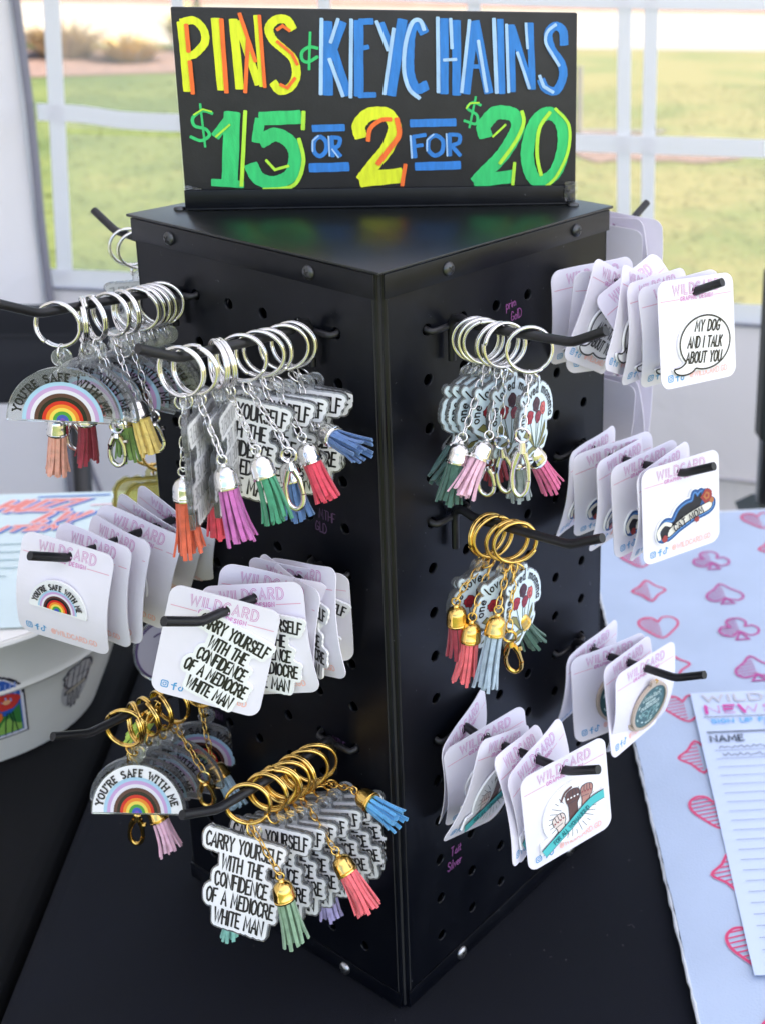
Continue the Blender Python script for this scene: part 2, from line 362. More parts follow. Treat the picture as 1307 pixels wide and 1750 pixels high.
def on_arc(s, h, c, r, a_mid, gap=.16, span=None, xs=1., serif=0):
    """text set round a circle, reading clockwise"""
    lay = []; x = 0
    for ch in s: lay.append((ch, x, G[ch][0])); x += G[ch][0] + gap
    x -= gap; k = h * xs
    if span: k = span * (r + h / 2) / x
    out = []
    for ch, x0, wd in lay:
        st = [list(l) for l in G[ch][1]]
        if serif: st += serifs(G[ch][1], serif)
        for l in st:
            q = []
            for a, b in l:
                an = a_mid - ((x0 + a - x / 2) * k) / (r + h / 2); rr = r + b * h; q.append((c[0] + rr * math.cos(an), c[1] + rr * math.sin(an)))
            out.append(q)
    return out
def serifs(st, L):
    o = []
    for l in st:
        for e, n in ((0, 1), (-1, -2)):
            if abs(l[e][1] - l[n][1]) > .25 and (l[e][1] < .05 or l[e][1] > .95): o.append([(l[e][0] - L, l[e][1]), (l[e][0] + L, l[e][1])])
    return o

# --- contour of a field: outlines of cut-out charms ------------------------
def seg_field(lines, X, Y):
    D = np.full(X.shape, 1e9)
    for l in lines:
        for (ax, ay), (bx, by) in zip(l[:-1], l[1:]):
            dx, dy = bx - ax, by - ay; q = dx * dx + dy * dy + 1e-18
            t = np.clip(((X - ax) * dx + (Y - ay) * dy) / q, 0, 1); D = np.minimum(D, np.hypot(X - ax - t * dx, Y - ay - t * dy))
    return D
def contour(fn, bb, step, level=0.):
    """outermost loop where fn < level (marching squares)"""
    xs = np.arange(bb[0], bb[2] + step, step); ys = np.arange(bb[1], bb[3] + step, step); X, Y = np.meshgrid(xs, ys)
    F = fn(X, Y) - level; nxt = {}
    def pt(e):
        i, j, d = e
        a = F[j, i]; b = F[j, i + 1] if d == 0 else F[j + 1, i]; t = a / (a - b)
        return (xs[i] + t * step, ys[j]) if d == 0 else (xs[i], ys[j] + t * step)
    I = F < 0; ny, nx = F.shape
    for j in range(ny - 1):
        row = I[j:j + 2]
        act = np.nonzero((row[:, :-1].sum(0) + row[:, 1:].sum(0)) % 4)[0]
        for i in act:
            a, b, c, d = I[j, i], I[j, i + 1], I[j + 1, i + 1], I[j + 1, i]; k = a + 2 * b + 4 * c + 8 * d
            Bt, Rg, Tp, Lf = (i, j, 0), (i + 1, j, 1), (i, j + 1, 0), (i, j, 1)
            for s_, e_ in {1: [(Bt, Lf)], 2: [(Rg, Bt)], 3: [(Rg, Lf)], 4: [(Tp, Rg)], 5: [(Bt, Lf), (Tp, Rg)], 6: [(Tp, Bt)], 7: [(Tp, Lf)], 8: [(Lf, Tp)], 9: [(Bt, Tp)],
                           10: [(Rg, Bt), (Lf, Tp)], 11: [(Rg, Tp)], 12: [(Lf, Rg)], 13: [(Bt, Rg)], 14: [(Lf, Bt)]}.get(k, []): nxt[s_] = e_
    best = []
    while nxt:
        s0 = next(iter(nxt)); lp = []; e = s0
        while e in nxt: lp.append(pt(e)); e = nxt.pop(e)
        if len(lp) > len(best): best = lp
    # thin out
    out = [best[0]]
    for p in best[1:]:
        if math.hypot(p[0] - out[-1][0], p[1] - out[-1][1]) > step * .75: out.append(p)
    if sum(out[i - 1][0] * out[i][1] - out[i][0] * out[i - 1][1] for i in range(len(out))) < 0: out.reverse()
    return out

# ------------------------------------------------------------------ measured layout
KEYCHAINS=[
  ('A',0.068,0.62,0.095,-0.03,0,0.55,[('t','peach',[-0.1582,0.0691,0.3306],[-0.1634,0.0743,0.2957])]),
  ('A',0.055,0.3,0.044,-0.02,0.001,-0.5,[('t','crimson',[-0.1461,0.074,0.3337],[-0.1479,0.0758,0.3012]),('k','s',[-0.1561,0.084,0.3233],[-0.1548,0.0827,0.3051])]),
  ('A',0.049,0.38,0.03,-0.12,0,-0.35,[('t','grass',[-0.1263,0.0627,0.3324],[-0.1264,0.0627,0.3069]),('k','s',[-0.1286,0.0565,0.331],[-0.1304,0.0582,0.3056])]),
  ('A',0.04,0.85,-0.14,-0.42,0.004,0.5,[('t','yellow',[-0.1187,0.0579,0.3355],[-0.1124,0.0516,0.3134])]),
  ('A',0.032,0.65,0,-0.25,0.002,0.1,[('k','s',[-0.114,0.0688,0.3271],[-0.1125,0.0672,0.3086])]),
  ('A',0.025,0.7,0,-0.3,0.002,0.75,[]),
  ('A',0.018,0.75,0,-0.35,0.002,0.8,[]),
  ('A',0.0145,0.7,0,-0.3,0.002,0.65,[]),
  ('A',0.011,0.8,0,-0.3,0.002,0.9,[]),
  ('A',0.0205,0.8,0,-0.25,0.003,0.35,[]),
  ('B',0.076,-0.66,0,-0.03,0,0.35,[('t','orange',[-0.0853,-0.0293,0.3372],[-0.0846,-0.0299,0.2991])]),
  ('B',0.069,-0.94,0,-0.03,0,0.55,[('t','magenta',[-0.0674,-0.0386,0.346],[-0.0617,-0.0444,0.3102])]),
  ('B',0.057,-1.0,0,-0.05,0,-0.35,[('t','red',[-0.0761,-0.0045,0.3146],[-0.0756,-0.005,0.2946])]),
  ('B',0.0535,-0.92,0,-0.05,0,-0.42,[('t','green',[-0.0529,-0.0397,0.3502],[-0.044,-0.0486,0.3211])]),
  ('B',0.044,0.42,0.0,-0.2,0.004,0.6,[('k','s',[-0.0413,-0.028,0.3473],[-0.0384,-0.0309,0.3182])]),
  ('B',0.034,0.48,0,-0.18,0.006,0.85,[('t','denim',[-0.0418,-0.0105,0.3253],[-0.0388,-0.0135,0.3048])]),
  ('B',0.0295,0.5,0,-0.12,0.008,0.7,[('t','red',[-0.0324,-0.0135,0.3333],[-0.026,-0.0199,0.3161])]),
  ('B',0.02,0.55,0,-0.15,0.009,0.7,[]),
  ('B',0.0145,0.62,0,-0.22,0.009,0.75,[('t','denim',[-0.0274,-0.0044,0.3445],[-0.0082,-0.0236,0.34])]),
  ('E',0.056,0.448,0.277,0.095,0.005,0.35,[('t','pink',[-0.1299,0.0563,0.1081],[-0.1196,0.046,0.0824]),('k','g',[-0.1405,0.0684,0.0978],[-0.1445,0.0724,0.0699])]),
  ('E',0.05,0.65,0,-0.03,0,-0.3,[('t','lime',[-0.1266,0.0729,0.1578],[-0.144,0.0903,0.1256])]),
  ('E',0.042,0.42,0.03,0.03,0,-0.1,[]),
  ('E',0.034,0.36,0.05,0.05,0.001,0.1,[]),
  ('E',0.027,0.32,0.06,0.08,0.001,0.5,[('k','g',[-0.1035,0.0625,0.1158],[-0.1025,0.0615,0.0981])]),
  ('E',0.009,0.637,-0.03,-0.174,0.003,0.6,[('t','sky',[-0.1001,0.0817,0.1087],[-0.0874,0.0691,0.0886])]),
  ('F',0.059,0.317,0.253,-0.102,0.002,0.55,[('t','sage',[-0.0558,-0.0361,0.1264],[-0.0502,-0.0417,0.0914])]),
  ('F',0.047,0.3,0.14,-0.03,0.005,0.6,[('t','mint',[-0.0904,0.0324,0.0621],[-0.0907,0.0327,0.0337])]),
  ('F',0.043,0.36,0.1,-0.02,0.008,0.85,[]),
  ('F',0.0385,0.38,0.06,0,0.01,0.7,[('t','lilac',[-0.0394,0.0189,0.0776],[-0.0367,0.0162,0.0527])]),
  ('F',0.034,0.4,0,0.04,0.012,0.9,[]),
  ('F',0.028,0.4,-0.03,0.08,0.014,0.6,[('t','coral',[-0.03,-0.0209,0.1249],[-0.0149,-0.036,0.1002])]),
  ('F',0.022,0.42,-0.05,0.1,0.015,0.85,[]),
  ('F',0.016,0.45,-0.05,0.12,0.016,0.95,[('t','blue',[-0.0189,-0.0122,0.1523],[0.0013,-0.0324,0.1476])]),
  ('G',0.052,0.15,0,0.02,0.003,-0.75,[('k','s',[0.0626,-0.0208,0.3488],[0.0607,-0.0227,0.3138]),('t','rose',[0.0672,-0.0035,0.3304],[0.0813,0.0106,0.3017])]),
  ('G',0.037,0.0,0,0.0,0.003,-0.7,[('k','s',[0.0538,-0.0042,0.3375],[0.0567,-0.0013,0.3064]),('t','stone',[0.0636,0.0141,0.3168],[0.0642,0.0147,0.2943])]),
  ('G',0.033,-0.3,0,-0.05,0,-0.5,[('t','blush',[0.0466,-0.0114,0.3385],[0.0339,-0.0241,0.3157])]),
  ('G',0.026,-0.3,0,-0.06,-0.001,-0.72,[('t','forest',[0.035,-0.0117,0.3393],[0.0273,-0.0194,0.3103])]),
  ('G',0.0225,-0.3,0,-0.05,-0.003,-0.55,[('k','s',[0.0479,0.0119,0.3187],[0.048,0.012,0.2992]),('t','crimson',[0.0532,0.0243,0.3162],[0.0544,0.0254,0.3005])]),
  ('G',0.019,-0.25,0,-0.03,-0.005,-0.65,[('t','teal',[0.0301,0.0032,0.3245],[0.0223,-0.0045,0.3145])]),
  ('I',0.043,0.08,0,0.0,0.004,-0.75,[('k','g',[0.0563,-0.0101,0.236],[0.0601,-0.0064,0.2097]),('t','forest',[0.0639,0.0073,0.2302],[0.0716,0.0151,0.2118])]),
  ('I',0.038,-0.25,0,-0.1,-0.003,-0.7,[('t','mist',[0.0509,-0.0142,0.2486],[0.0434,-0.0216,0.2113])]),
  ('I',0.029,-0.3,0,-0.18,-0.007,-0.35,[('t','coral',[0.0386,-0.0109,0.2439],[0.0348,-0.0147,0.2114])]),
  ('I',0.025,-0.3,0,-0.1,-0.006,-0.5,[('t','crimson',[0.0314,-0.0082,0.243],[0.0322,-0.0074,0.2218])]),
]
CARDS= {"C": [[0.077, 0.3506, 0.2231, -0.125], [0.0659, 0.0222, 0.0401, -0.0387], [0.0519, -0.1131, 0.1917, 0.009], [0.0398, 0.1804, 0.0891, -0.1958], [0.0255, 0.1916, -0.465, -0.5095], [0.017, -0.0006, -0.4483, -0.4513]], "D": [[0.0642, 0.5419, 0.1021, -0.2312], [0.048, 0.3907, 0.2622, 0.1707], [0.0368, 0.4205, -0.2015, -0.1994], [0.0302, -0.2266, 0.1014, -0.0251], [0.022, -0.1272, 0.0477, 0.218], [0.0202, 0.3782, -0.1876, -0.0704]], "H": [[0.0801, -0.2779, 0.168, -0.0491], [0.0702, -0.3674, 0.1419, 0.0765], [0.0564, -0.0433, 0.1346, -0.0227], [0.0467, 0.1796, 0.0174, -0.432], [0.0431, -0.3146, 0.7618, 0.387], [0.0309, 0.0195, -0.0455, -0.4848], [0.0271, -0.2232, -0.0135, -0.1013], [0.0161, -0.4634, -0.1453, 0.041]], "J": [[0.075, -0.3605, 0.0494, 0.0251], [0.064, 0.0019, 0.0553, 0.0675], [0.0515, -0.1827, 0.0315, 0.0585], [0.0377, 0.0062, 0.0825, -0.0074], [0.0317, -0.4946, -0.2004, 0.1104], [0.019, 0.0181, -0.2192, -0.0119]], "K": [[0.0563, -0.1267, 0.0381, 0.0008], [0.044, 0.0584, 0.1797, -0.0777], [0.031, -0.3719, 0.0548, 0.0286], [0.0207, -0.0675, -0.2564, 0.028]], "L": [[0.0743, -0.3088, 0.0565, 0.0661], [0.0601, 0.0255, 0.0015, 0.125], [0.0495, 0.1719, 0.272, -0.1861], [0.0344, 0.1209, -0.0254, -0.3907], [0.0224, -0.2346, 0.0168, 0.0996], [0.0111, 0.2109, -0.1901, 0.1357]]}
SIGN=[['P',[['Y',4.98,[[-94.8,98.4],[-94.6,83.4],[-94.2,63.3]]],['Y',3.98,[[-95.7,98.0],[-88.9,99.1],[-84.4,94.1],[-84.8,87.6],[-89.6,82.5],[-93.5,81.1]]],['O',2.16,[[-92.8,97.1],[-92.7,83.4]]],['O',2.16,[[-92.5,78.5],[-92.1,62.0]]]]],['I',[['Y',4.65,[[-78.3,100.2],[-77.6,64.0]]],['O',2.32,[[-75.5,99.9],[-75.4,62.7]]]]],['N',[['Y',4.31,[[-69.7,100.0],[-68.8,64.4]]],['Y',3.98,[[-67.9,99.1],[-59.0,66.7]]],['Y',3.65,[[-57.8,102.1],[-57.1,65.7]]],['O',1.99,[[-66.4,103.0],[-63.0,90.3],[-66.0,62.7]]],['O',1.99,[[-64.3,95.2],[-59.9,78.7]]],['O',1.83,[[-56.6,102.1],[-56.1,65.4]]]]],['S',[['Y',4.48,[[-40.2,95.1],[-42.9,100.0],[-48.3,100.0],[-52.3,95.7],[-50.8,90.1],[-45.6,85.2],[-40.7,79.5],[-39.8,72.2],[-43.1,65.4],[-48.7,63.7],[-51.8,67.8]]],['O',1.66,[[-41.9,94.5],[-45.3,97.1],[-48.3,95.0]]],['O',1.66,[[-48.6,89.1],[-41.5,82.9],[-38.9,77.2]]],['O',1.66,[[-40.5,70.2],[-44.7,65.1],[-48.2,66.8]]]]],['ampersand',[['G',1.33,[[-31.7,93.9],[-33.2,74.6]]],['G',1.66,[[-28.3,85.7],[-32.5,86.3],[-36.2,83.9],[-36.4,79.9],[-33.5,78.6],[-28.5,81.3]]]]],['K',[['B',5.31,[[-22.8,99.3],[-24.1,61.4]]],['B',3.98,[[-14.9,99.4],[-20.8,84.0]]],['B',4.15,[[-20.1,84.1],[-13.8,61.1]]],['W',1.99,[[-25.6,100.9],[-27.8,61.7]]],['W',1.83,[[-17.3,101.0],[-21.6,88.7]]],['W',1.99,[[-22.6,80.3],[-16.5,60.7]]]]],['E',[['B',4.98,[[-7.0,100.2],[-8.1,60.7]]],['B',3.32,[[-6.6,99.5],[0.6,100.0]]],['B',2.49,[[-7.2,85.5],[-2.5,86.6]]],['B',2.99,[[-8.1,61.1],[0.3,61.4]]],['W',1.99,[[-10.6,100.8],[-12.5,60.0]]]]],['Y',[['B',3.98,[[4.3,99.0],[9.2,85.6]]],['B',5.31,[[15.3,101.1],[8.4,61.1]]],['W',1.99,[[2.3,100.0],[7.5,85.0]]],['W',1.99,[[10.8,96.4],[5.0,61.8]]]]],['C',[['B',5.31,[[26.6,94.2],[24.0,98.9],[20.6,97.2],[18.6,86.1],[18.6,72.5],[21.8,64.6],[27.6,66.7]]],['W',2.16,[[26.6,95.9],[24.7,100.6],[20.6,99.5],[16.6,87.7],[15.6,74.2],[18.0,64.6],[23.3,59.7]]]]],['H',[['B',4.65,[[37.2,101.8],[36.4,62.2]]],['B',4.65,[[43.6,100.8],[43.0,61.5]]],['W',1.99,[[33.8,102.4],[33.4,62.9]]],['W',1.83,[[40.6,101.8],[41.0,86.3]]],['W',1.66,[[36.5,80.1],[43.3,80.5]]]]],['A',[['B',4.31,[[53.2,100.3],[48.2,62.2]]],['B',4.98,[[53.5,100.6],[60.4,62.6]]],['B',2.32,[[50.8,76.8],[57.0,76.8]]],['W',1.83,[[50.5,101.3],[45.8,62.9]]],['W',1.83,[[55.1,90.5],[59.3,63.3]]]]],['I',[['B',3.65,[[66.9,101.8],[67.4,62.2]]],['W',2.16,[[63.5,102.1],[64.6,62.6]]]]],['N',[['B',3.65,[[72.8,98.9],[73.3,63.3]]],['B',3.65,[[73.1,97.8],[83.2,65.4]]],['B',3.65,[[82.9,100.0],[84.3,64.7]]],['W',1.66,[[70.2,99.2],[71.2,62.9]]],['W',1.66,[[75.9,84.5],[82.5,65.1]]],['W',1.49,[[80.6,100.0],[81.5,86.6]]]]],['S',[['B',4.65,[[101.5,88.5],[100.8,96.1],[96.5,98.5],[92.7,94.3],[94.5,86.4],[99.8,79.1],[100.9,71.1],[97.4,64.1],[91.7,64.7],[88.9,70.0]]],['W',1.66,[[96.9,99.5],[92.3,95.7],[91.3,90.2],[94.5,84.3],[98.8,77.4]]],['W',1.83,[[88.0,72.1],[90.3,66.2],[95.6,63.0]]]]],['dollar',[['G',1.66,[[-83.2,51.6],[-87.9,52.9],[-93.0,49.5],[-92.5,45.1],[-87.3,43.4],[-85.6,40.0],[-90.0,37.3],[-95.0,39.4]]],['L',0.83,[[-83.5,52.6],[-87.9,53.9],[-92.6,50.9]]],['G',1.16,[[-89.0,56.6],[-88.0,33.9]]]]],['1',[['G',8.3,[[-73.2,52.2],[-77.3,14.1]]],['G',4.65,[[-73.9,50.5],[-82.8,39.3]]],['G',3.98,[[-86.1,14.9],[-70.1,13.6]]],['L',1.99,[[-66.6,52.9],[-71.1,12.9]]],['L',1.0,[[-74.9,45.8],[-82.4,39.3]]]]],['5',[['G',7.3,[[-59.7,48.8],[-38.9,49.8]]],['G',5.31,[[-59.4,48.5],[-61.8,36.5]]],['G',7.3,[[-60.1,36.5],[-52.5,40.2],[-44.9,36.4],[-42.4,28.0],[-45.2,18.9],[-53.1,14.4],[-62.3,17.0],[-65.5,24.4]]],['L',2.16,[[-37.1,52.5],[-37.9,43.2]]],['L',1.99,[[-40.2,38.1],[-38.5,25.9],[-44.2,12.9],[-60.0,10.7]]],['L',1.49,[[-57.7,26.7],[-53.4,21.5],[-46.3,23.5]]]]],['bar',[['B',3.82,[[-32.9,43.6],[-16.5,43.8]]]]],['bar',[['B',4.98,[[-35.6,22.3],[-15.0,22.7]]]]],['O',[['B',2.32,[[-29.3,39.0],[-26.3,36.2],[-26.8,31.0],[-30.0,28.6],[-32.8,31.4],[-32.4,36.6],[-29.3,39.0]]],['W',0.83,[[-30.1,39.7],[-33.2,37.0],[-33.5,31.1]]]]],['R',[['B',2.32,[[-23.4,39.0],[-23.2,28.5]]],['B',2.16,[[-23.5,38.7],[-19.1,38.0],[-20.0,34.1],[-23.0,33.1]]],['B',2.16,[[-22.7,33.4],[-19.2,28.5]]],['W',0.83,[[-24.9,39.4],[-24.8,28.6]]],['W',0.83,[[-23.4,32.4],[-20.2,27.8]]]]],['2',[['Y',6.97,[[-8.0,38.6],[-8.7,45.9],[-2.4,51.1],[5.7,51.1],[9.6,45.1],[7.3,35.7],[-0.3,25.2],[-8.8,15.0]]],['Y',8.3,[[-9.2,15.3],[12.9,17.9]]],['O',2.32,[[-4.3,36.8],[-2.7,43.8],[3.2,48.0],[8.0,48.3]]],['O',2.82,[[11.1,48.6],[11.8,39.5],[5.4,30.8],[0.4,24.1]]],['O',2.16,[[14.8,23.6],[12.8,12.2]]]]],['bar',[['B',4.31,[[18.2,46.2],[42.4,46.6]]]]],['bar',[['B',4.65,[[20.3,22.5],[44.4,23.0]]]]],['F',[['B',2.32,[[19.4,38.8],[20.1,27.5]]],['B',2.16,[[19.4,38.8],[26.0,39.8]]],['B',1.99,[[19.8,33.5],[24.4,34.2]]],['W',1.0,[[18.0,39.5],[18.4,27.1]]]]],['O',[['B',2.32,[[31.1,39.4],[35.2,36.6],[34.8,30.9],[30.9,28.4],[27.5,31.3],[27.6,36.6],[31.1,39.4]]],['W',0.83,[[30.5,40.2],[26.8,37.0],[26.6,31.0]]]]],['R',[['B',2.32,[[38.8,40.1],[38.9,28.4]]],['B',2.16,[[38.8,39.8],[44.0,39.4],[43.9,35.5],[39.4,33.7]]],['B',2.16,[[39.7,34.1],[44.5,28.3]]],['W',0.83,[[37.2,40.5],[37.5,28.0]]]]],['dollar',[['G',1.49,[[56.1,55.9],[51.6,57.3],[48.8,54.2],[53.9,50.3],[53.2,45.7],[46.9,47.5]]],['L',0.83,[[55.1,57.3],[50.2,57.0],[48.1,54.2]]],['G',1.16,[[53.4,60.5],[49.7,43.6]]]]],['2',[['G',7.63,[[58.4,38.6],[57.7,45.0],[63.8,51.3],[72.2,51.3],[76.1,46.4],[73.6,37.4],[64.3,24.9],[52.8,13.1]]],['G',7.3,[[52.1,13.8],[73.5,16.5]]],['L',1.99,[[78.3,52.7],[79.3,46.3],[74.7,35.6],[66.0,23.8]]],['L',1.16,[[62.3,38.6],[69.4,45.3]]],['L',1.83,[[74.3,24.1],[73.1,11.8]]]]],['0',[['G',7.3,[[92.8,51.3],[85.0,44.9],[81.4,30.2],[83.9,16.7],[89.7,13.4],[97.3,19.2],[101.9,33.7],[100.0,46.3],[92.8,51.3]]],['L',1.99,[[93.9,52.0],[87.9,42.7],[86.8,28.4],[89.0,17.0]]],['L',1.66,[[96.8,54.1],[104.4,44.8],[104.1,30.4],[97.7,16.2],[90.8,9.7]]]]]]

# ================================================================== the setting
# ground: one sheet of mown grass out to the horizon
def ground_mat():
    m = bpy.data.materials.new('mown grass ground'); m.use_nodes = True; t = m.node_tree; b = t.nodes['Principled BSDF']
    tc = t.nodes.new('ShaderNodeTexCoord'); n = t.nodes.new('ShaderNodeTexNoise'); n.inputs['Scale'].default_value = 1.1; n.inputs['Detail'].default_value = 8; n.inputs['Roughness'].default_value = .65
    t.links.new(tc.outputs['Object'], n.inputs['Vector'])
    r = t.nodes.new('ShaderNodeValToRGB'); e = r.color_ramp.elements
    e[0].position = .32; e[0].color = (.075, .105, .022, 1); e[1].position = .68; e[1].color = (.22, .19, .06, 1)
    x = e.new(.5); x.color = (.135, .155, .036, 1)
    sx_ = t.nodes.new('ShaderNodeSeparateXYZ'); t.links.new(tc.outputs['Object'], sx_.inputs[0])      # the lawn is greener and darker to the left, yellower and paler to the right
    mr_ = t.nodes.new('ShaderNodeMapRange'); mr_.inputs['From Min'].default_value = -1.5; mr_.inputs['From Max'].default_value = 2.5; mr_.inputs['To Min'].default_value = -.12; mr_.inputs['To Max'].default_value = .16
    t.links.new(sx_.outputs[0], mr_.inputs['Value']); ad_ = t.nodes.new('ShaderNodeMath'); t.links.new(n.outputs['Fac'], ad_.inputs[0]); t.links.new(mr_.outputs[0], ad_.inputs[1])
    t.links.new(ad_.outputs[0], r.inputs[0]); t.links.new(r.outputs[0], b.inputs['Base Color']); b.inputs['Roughness'].default_value = .9
    n2 = t.nodes.new('ShaderNodeTexNoise'); n2.inputs['Scale'].default_value = 45; n2.inputs['Detail'].default_value = 5; t.links.new(tc.outputs['Object'], n2.inputs['Vector'])
    bp = t.nodes.new('ShaderNodeBump'); bp.inputs['Strength'].default_value = .4; bp.inputs['Distance'].default_value = .02
    t.links.new(n2.outputs['Fac'], bp.inputs['Height']); t.links.new(bp.outputs[0], b.inputs['Normal']); return m
b_ = MB(); b_.add([(-250, -200, GROUND), (250, -200, GROUND), (250, 300, GROUND), (-250, 300, GROUND)], [(0, 1, 2, 3)])
struct(obj('ground', b_.mesh('ground', ground_mat())))
concrete = mat('pale concrete', (.38, .325, .26), rough=.9, vary=.1, vscale=2.5, bump=.3, bscale=60)
b_ = MB(); b_.add([(-40, 14.2, GROUND + .006), (40, 11.4, GROUND + .006), (40, 17.6, GROUND + .006), (-40, 19.0, GROUND + .006)], [(0, 1, 2, 3)])
struct(obj('path', b_.mesh('path', concrete)))
clay = mat('red clay bed', (.36, .165, .11), rough=.95, vary=.25, vscale=3, bump=.6, bscale=25)
b_ = MB(); b_.add([(-60, 19.2, GROUND + .006), (60, 17.8, GROUND + .006), (60, 60, GROUND + .006), (-60, 60, GROUND + .006)], [(0, 1, 2, 3)])
struct(obj('clay_ground', b_.mesh('clay_ground', clay)))
mulch = mat('brown bark mulch', (.20, .125, .095), rough=.95, vary=.35, vscale=18, bump=1, bscale=60)
def patch(name, pts, z, m, seed, n=7):
    rg = random.Random(seed); P = []
    for i in range(len(pts)):
        a, b = pts[i], pts[(i + 1) % len(pts)]
        for k in range(n):
            t = k / n; P.append((a[0] + (b[0] - a[0]) * t + rg.uniform(-.04, .04), a[1] + (b[1] - a[1]) * t + rg.uniform(-.07, .07)))
    q = MB(); q.poly([P], z); return struct(obj(name, q.mesh(name, m)))
patch('mulch_bed', [(1.05, 6.45), (1.95, 6.35), (2.15, 7.05), (1.2, 7.4)], GROUND + .008, mulch, 2)
patch('mulch_bed', [(-4.4, 9.6), (-1.4, 10.6), (-.9, 12.2), (-4.6, 12.4)], GROUND + .008, mulch, 3)

# grass blades where the lawn is near enough to show texture
def blades():
    rg = random.Random(11); q = MB()
    for i in range(24000):
        y = 2.4 + 7.5 * rg.random() ** 1.5; x = -.3 * y + rg.random() * (.68 * y) - .12
        if rg.random() < .05: continue
        if 1.05 < x < 2.15 and 6.4 < y < 7.35: continue
        h = rg.uniform(.005, .012); a = rg.uniform(0, 6.28); w_ = rg.uniform(.002, .0045) * (1 + y * .2); dx, dy = math.cos(a) * w_, math.sin(a) * w_
        tx, ty = rg.uniform(-.05, .05), rg.uniform(-.05, .05)
        q.add([(x - dx, y - dy, GROUND), (x + dx, y + dy, GROUND), (x + tx, y + ty, GROUND + h)], [(0, 1, 2)], rg.choice((0, 0, 0, 1) if x + rg.uniform(-.8, .8) < .2 else (1, 1, 2, 2)))
    o = obj('grass', q.mesh('grass', [mat('green blade', (.105, .13, .028), .7), mat('light blade', (.145, .16, .04), .7), mat('dry blade', (.20, .18, .055), .8)]))
    o['kind'] = 'stuff'; tag(o, 'short patchy sunlit lawn seen through the tent windows', 'grass')
blades()

# dry clumps and a thin bare sapling beyond the left window
def clump(x, y, h, sp, n, m, label, seed):
    rg = random.Random(seed); root = thing('dry_bush', label, 'bush', (x, y, GROUND), 'dry bushes beyond the left window')
    q = MB(); s = MB()
    for i in range(n):
        a = rg.uniform(0, 6.28); r = sp * rg.random() ** .5; hh = h * rg.uniform(.5, 1) * (1 - .4 * r / sp)
        bx, by = r * .35 * math.cos(a), r * .35 * math.sin(a); tx, ty = r * math.cos(a), r * math.sin(a); wv = rg.uniform(.008, .016)
        ca, sa = math.cos(a + 1.57) * wv, math.sin(a + 1.57) * wv
        q.add([(bx - ca, by - sa, 0), (bx + ca, by + sa, 0), ((bx + tx) / 2 + ca, (by + ty) / 2 + sa, hh * .65), ((bx + tx) / 2 - ca, (by + ty) / 2 - sa, hh * .65), (tx * 1.15, ty * 1.15, hh)],
              [(0, 1, 2, 3), (3, 2, 4)], rg.choice((0, 0, 1)))
    for k in range(5):
        a = k * 1.26; s.tube([(0, 0, 0), (sp * .2 * math.cos(a), sp * .2 * math.sin(a), h * .5)], [.02, .008], 5)
    f = obj('foliage', q.mesh('foliage', m), root); f['kind'] = 'stuff'
    obj('stem', s.mesh('stem', mat('bush stem', (.13, .09, .06), .9)), root)
straw = mat('straw leaf', (.52, .42, .27), .85); ochre = mat('ochre leaf', (.55, .38, .13), .85); olive = mat('olive leaf', (.36, .36, .13), .85); tan = mat('tan leaf', (.44, .33, .23), .85)
clump(-2.75, 11.6, .46, .5, 420, [straw, tan], 'straw-coloured grassy bush nearest the left tent corner', 1)
clump(-2.15, 11.3, .32, .36, 320, [ochre, straw], 'ochre bush just right of the straw-coloured one', 2)
clump(-1.75, 12.2, .6, .34, 300, [olive, ochre], 'olive green bush around the foot of the bare sapling', 3)
root = thing('sapling', 'thin bare sapling rising out of the olive bush', 'tree', (-1.72, 12.3, GROUND))
q = MB(); q.tube([(0, 0, 0), (.03, 0, .7), (-.02, .02, 1.5), (.02, 0, 2.6)], [.035, .03, .025, .012], 7); obj('trunk', q.mesh('trunk', mat('sapling bark', (.12, .1, .09), .9), True), root)
q = MB()
for k in range(7):
    z = .9 + .25 * k; a = k * 2.4; q.tube([(0, 0, z), (.22 * math.cos(a), .22 * math.sin(a), z + .25), (.34 * math.cos(a), .34 * math.sin(a), z + .6)], [.012, .008, .003], 5)
obj('branch', q.mesh('branch', MATS['sapling bark'], True), root)
root = thing('edging_stake', 'thin dark stake with a low rail behind the right end of the sign', 'stake', (1.2, 7.42, GROUND))
q = MB(); q.tube([(0, 0, 0), (-.0, 0, .42)], .016, 6); obj('post', q.mesh('post', mat('dark stake', (.20, .18, .17), .8)), root)
q = MB(); q.tube([(0, 0, .012), (.55, -.02, .012)], .012, 6); obj('rail', q.mesh('rail', MATS['dark stake']), root)

# ---- canopy tent ----------------------------------------------------------
TE = Vector((.9413, -.3375, 0)); TN = Vector((-.3375, -.9413, 0)); TP = Vector((-.53, 1.6, 0))
TM = Matrix((TE, -TN, Vector((0, 0, 1)))).transposed().to_4x4(); TM.translation = Vector((TP.x, TP.y, 0))
tent = bpy.data.objects.new('canopy_tent', None); COL.objects.link(tent); tent.matrix_basis = TM @ Matrix.Translation((0, 0, GROUND))
tag(tent, 'white canopy tent with clear gridded window walls behind the display', 'tent')
fab = fabric_mat('white tent polyester', (.86, .80, .825), .30, (.88, .81, .83))
roof_fab = fabric_mat('white roof polyester', (.80, .78, .84), .42, (.76, .76, .90), bump=.1)  # unseen roof; bluish tint added to cool the light beneath it
band = fabric_mat('white window webbing', (.93, .93, .95), .5, (.95, .95, .97), bump=.05)
seam_m = mat('grey seam tape', (.24, .24, .29), rough=.8)
pole_m = mat('white tent pole', (.7, .7, .72), rough=.4)
UW = 3.05; Z0 = TABLE     # tent children use height above ground; z here is above tabletop
def tz(u, z): return z + .019 * u + Z0
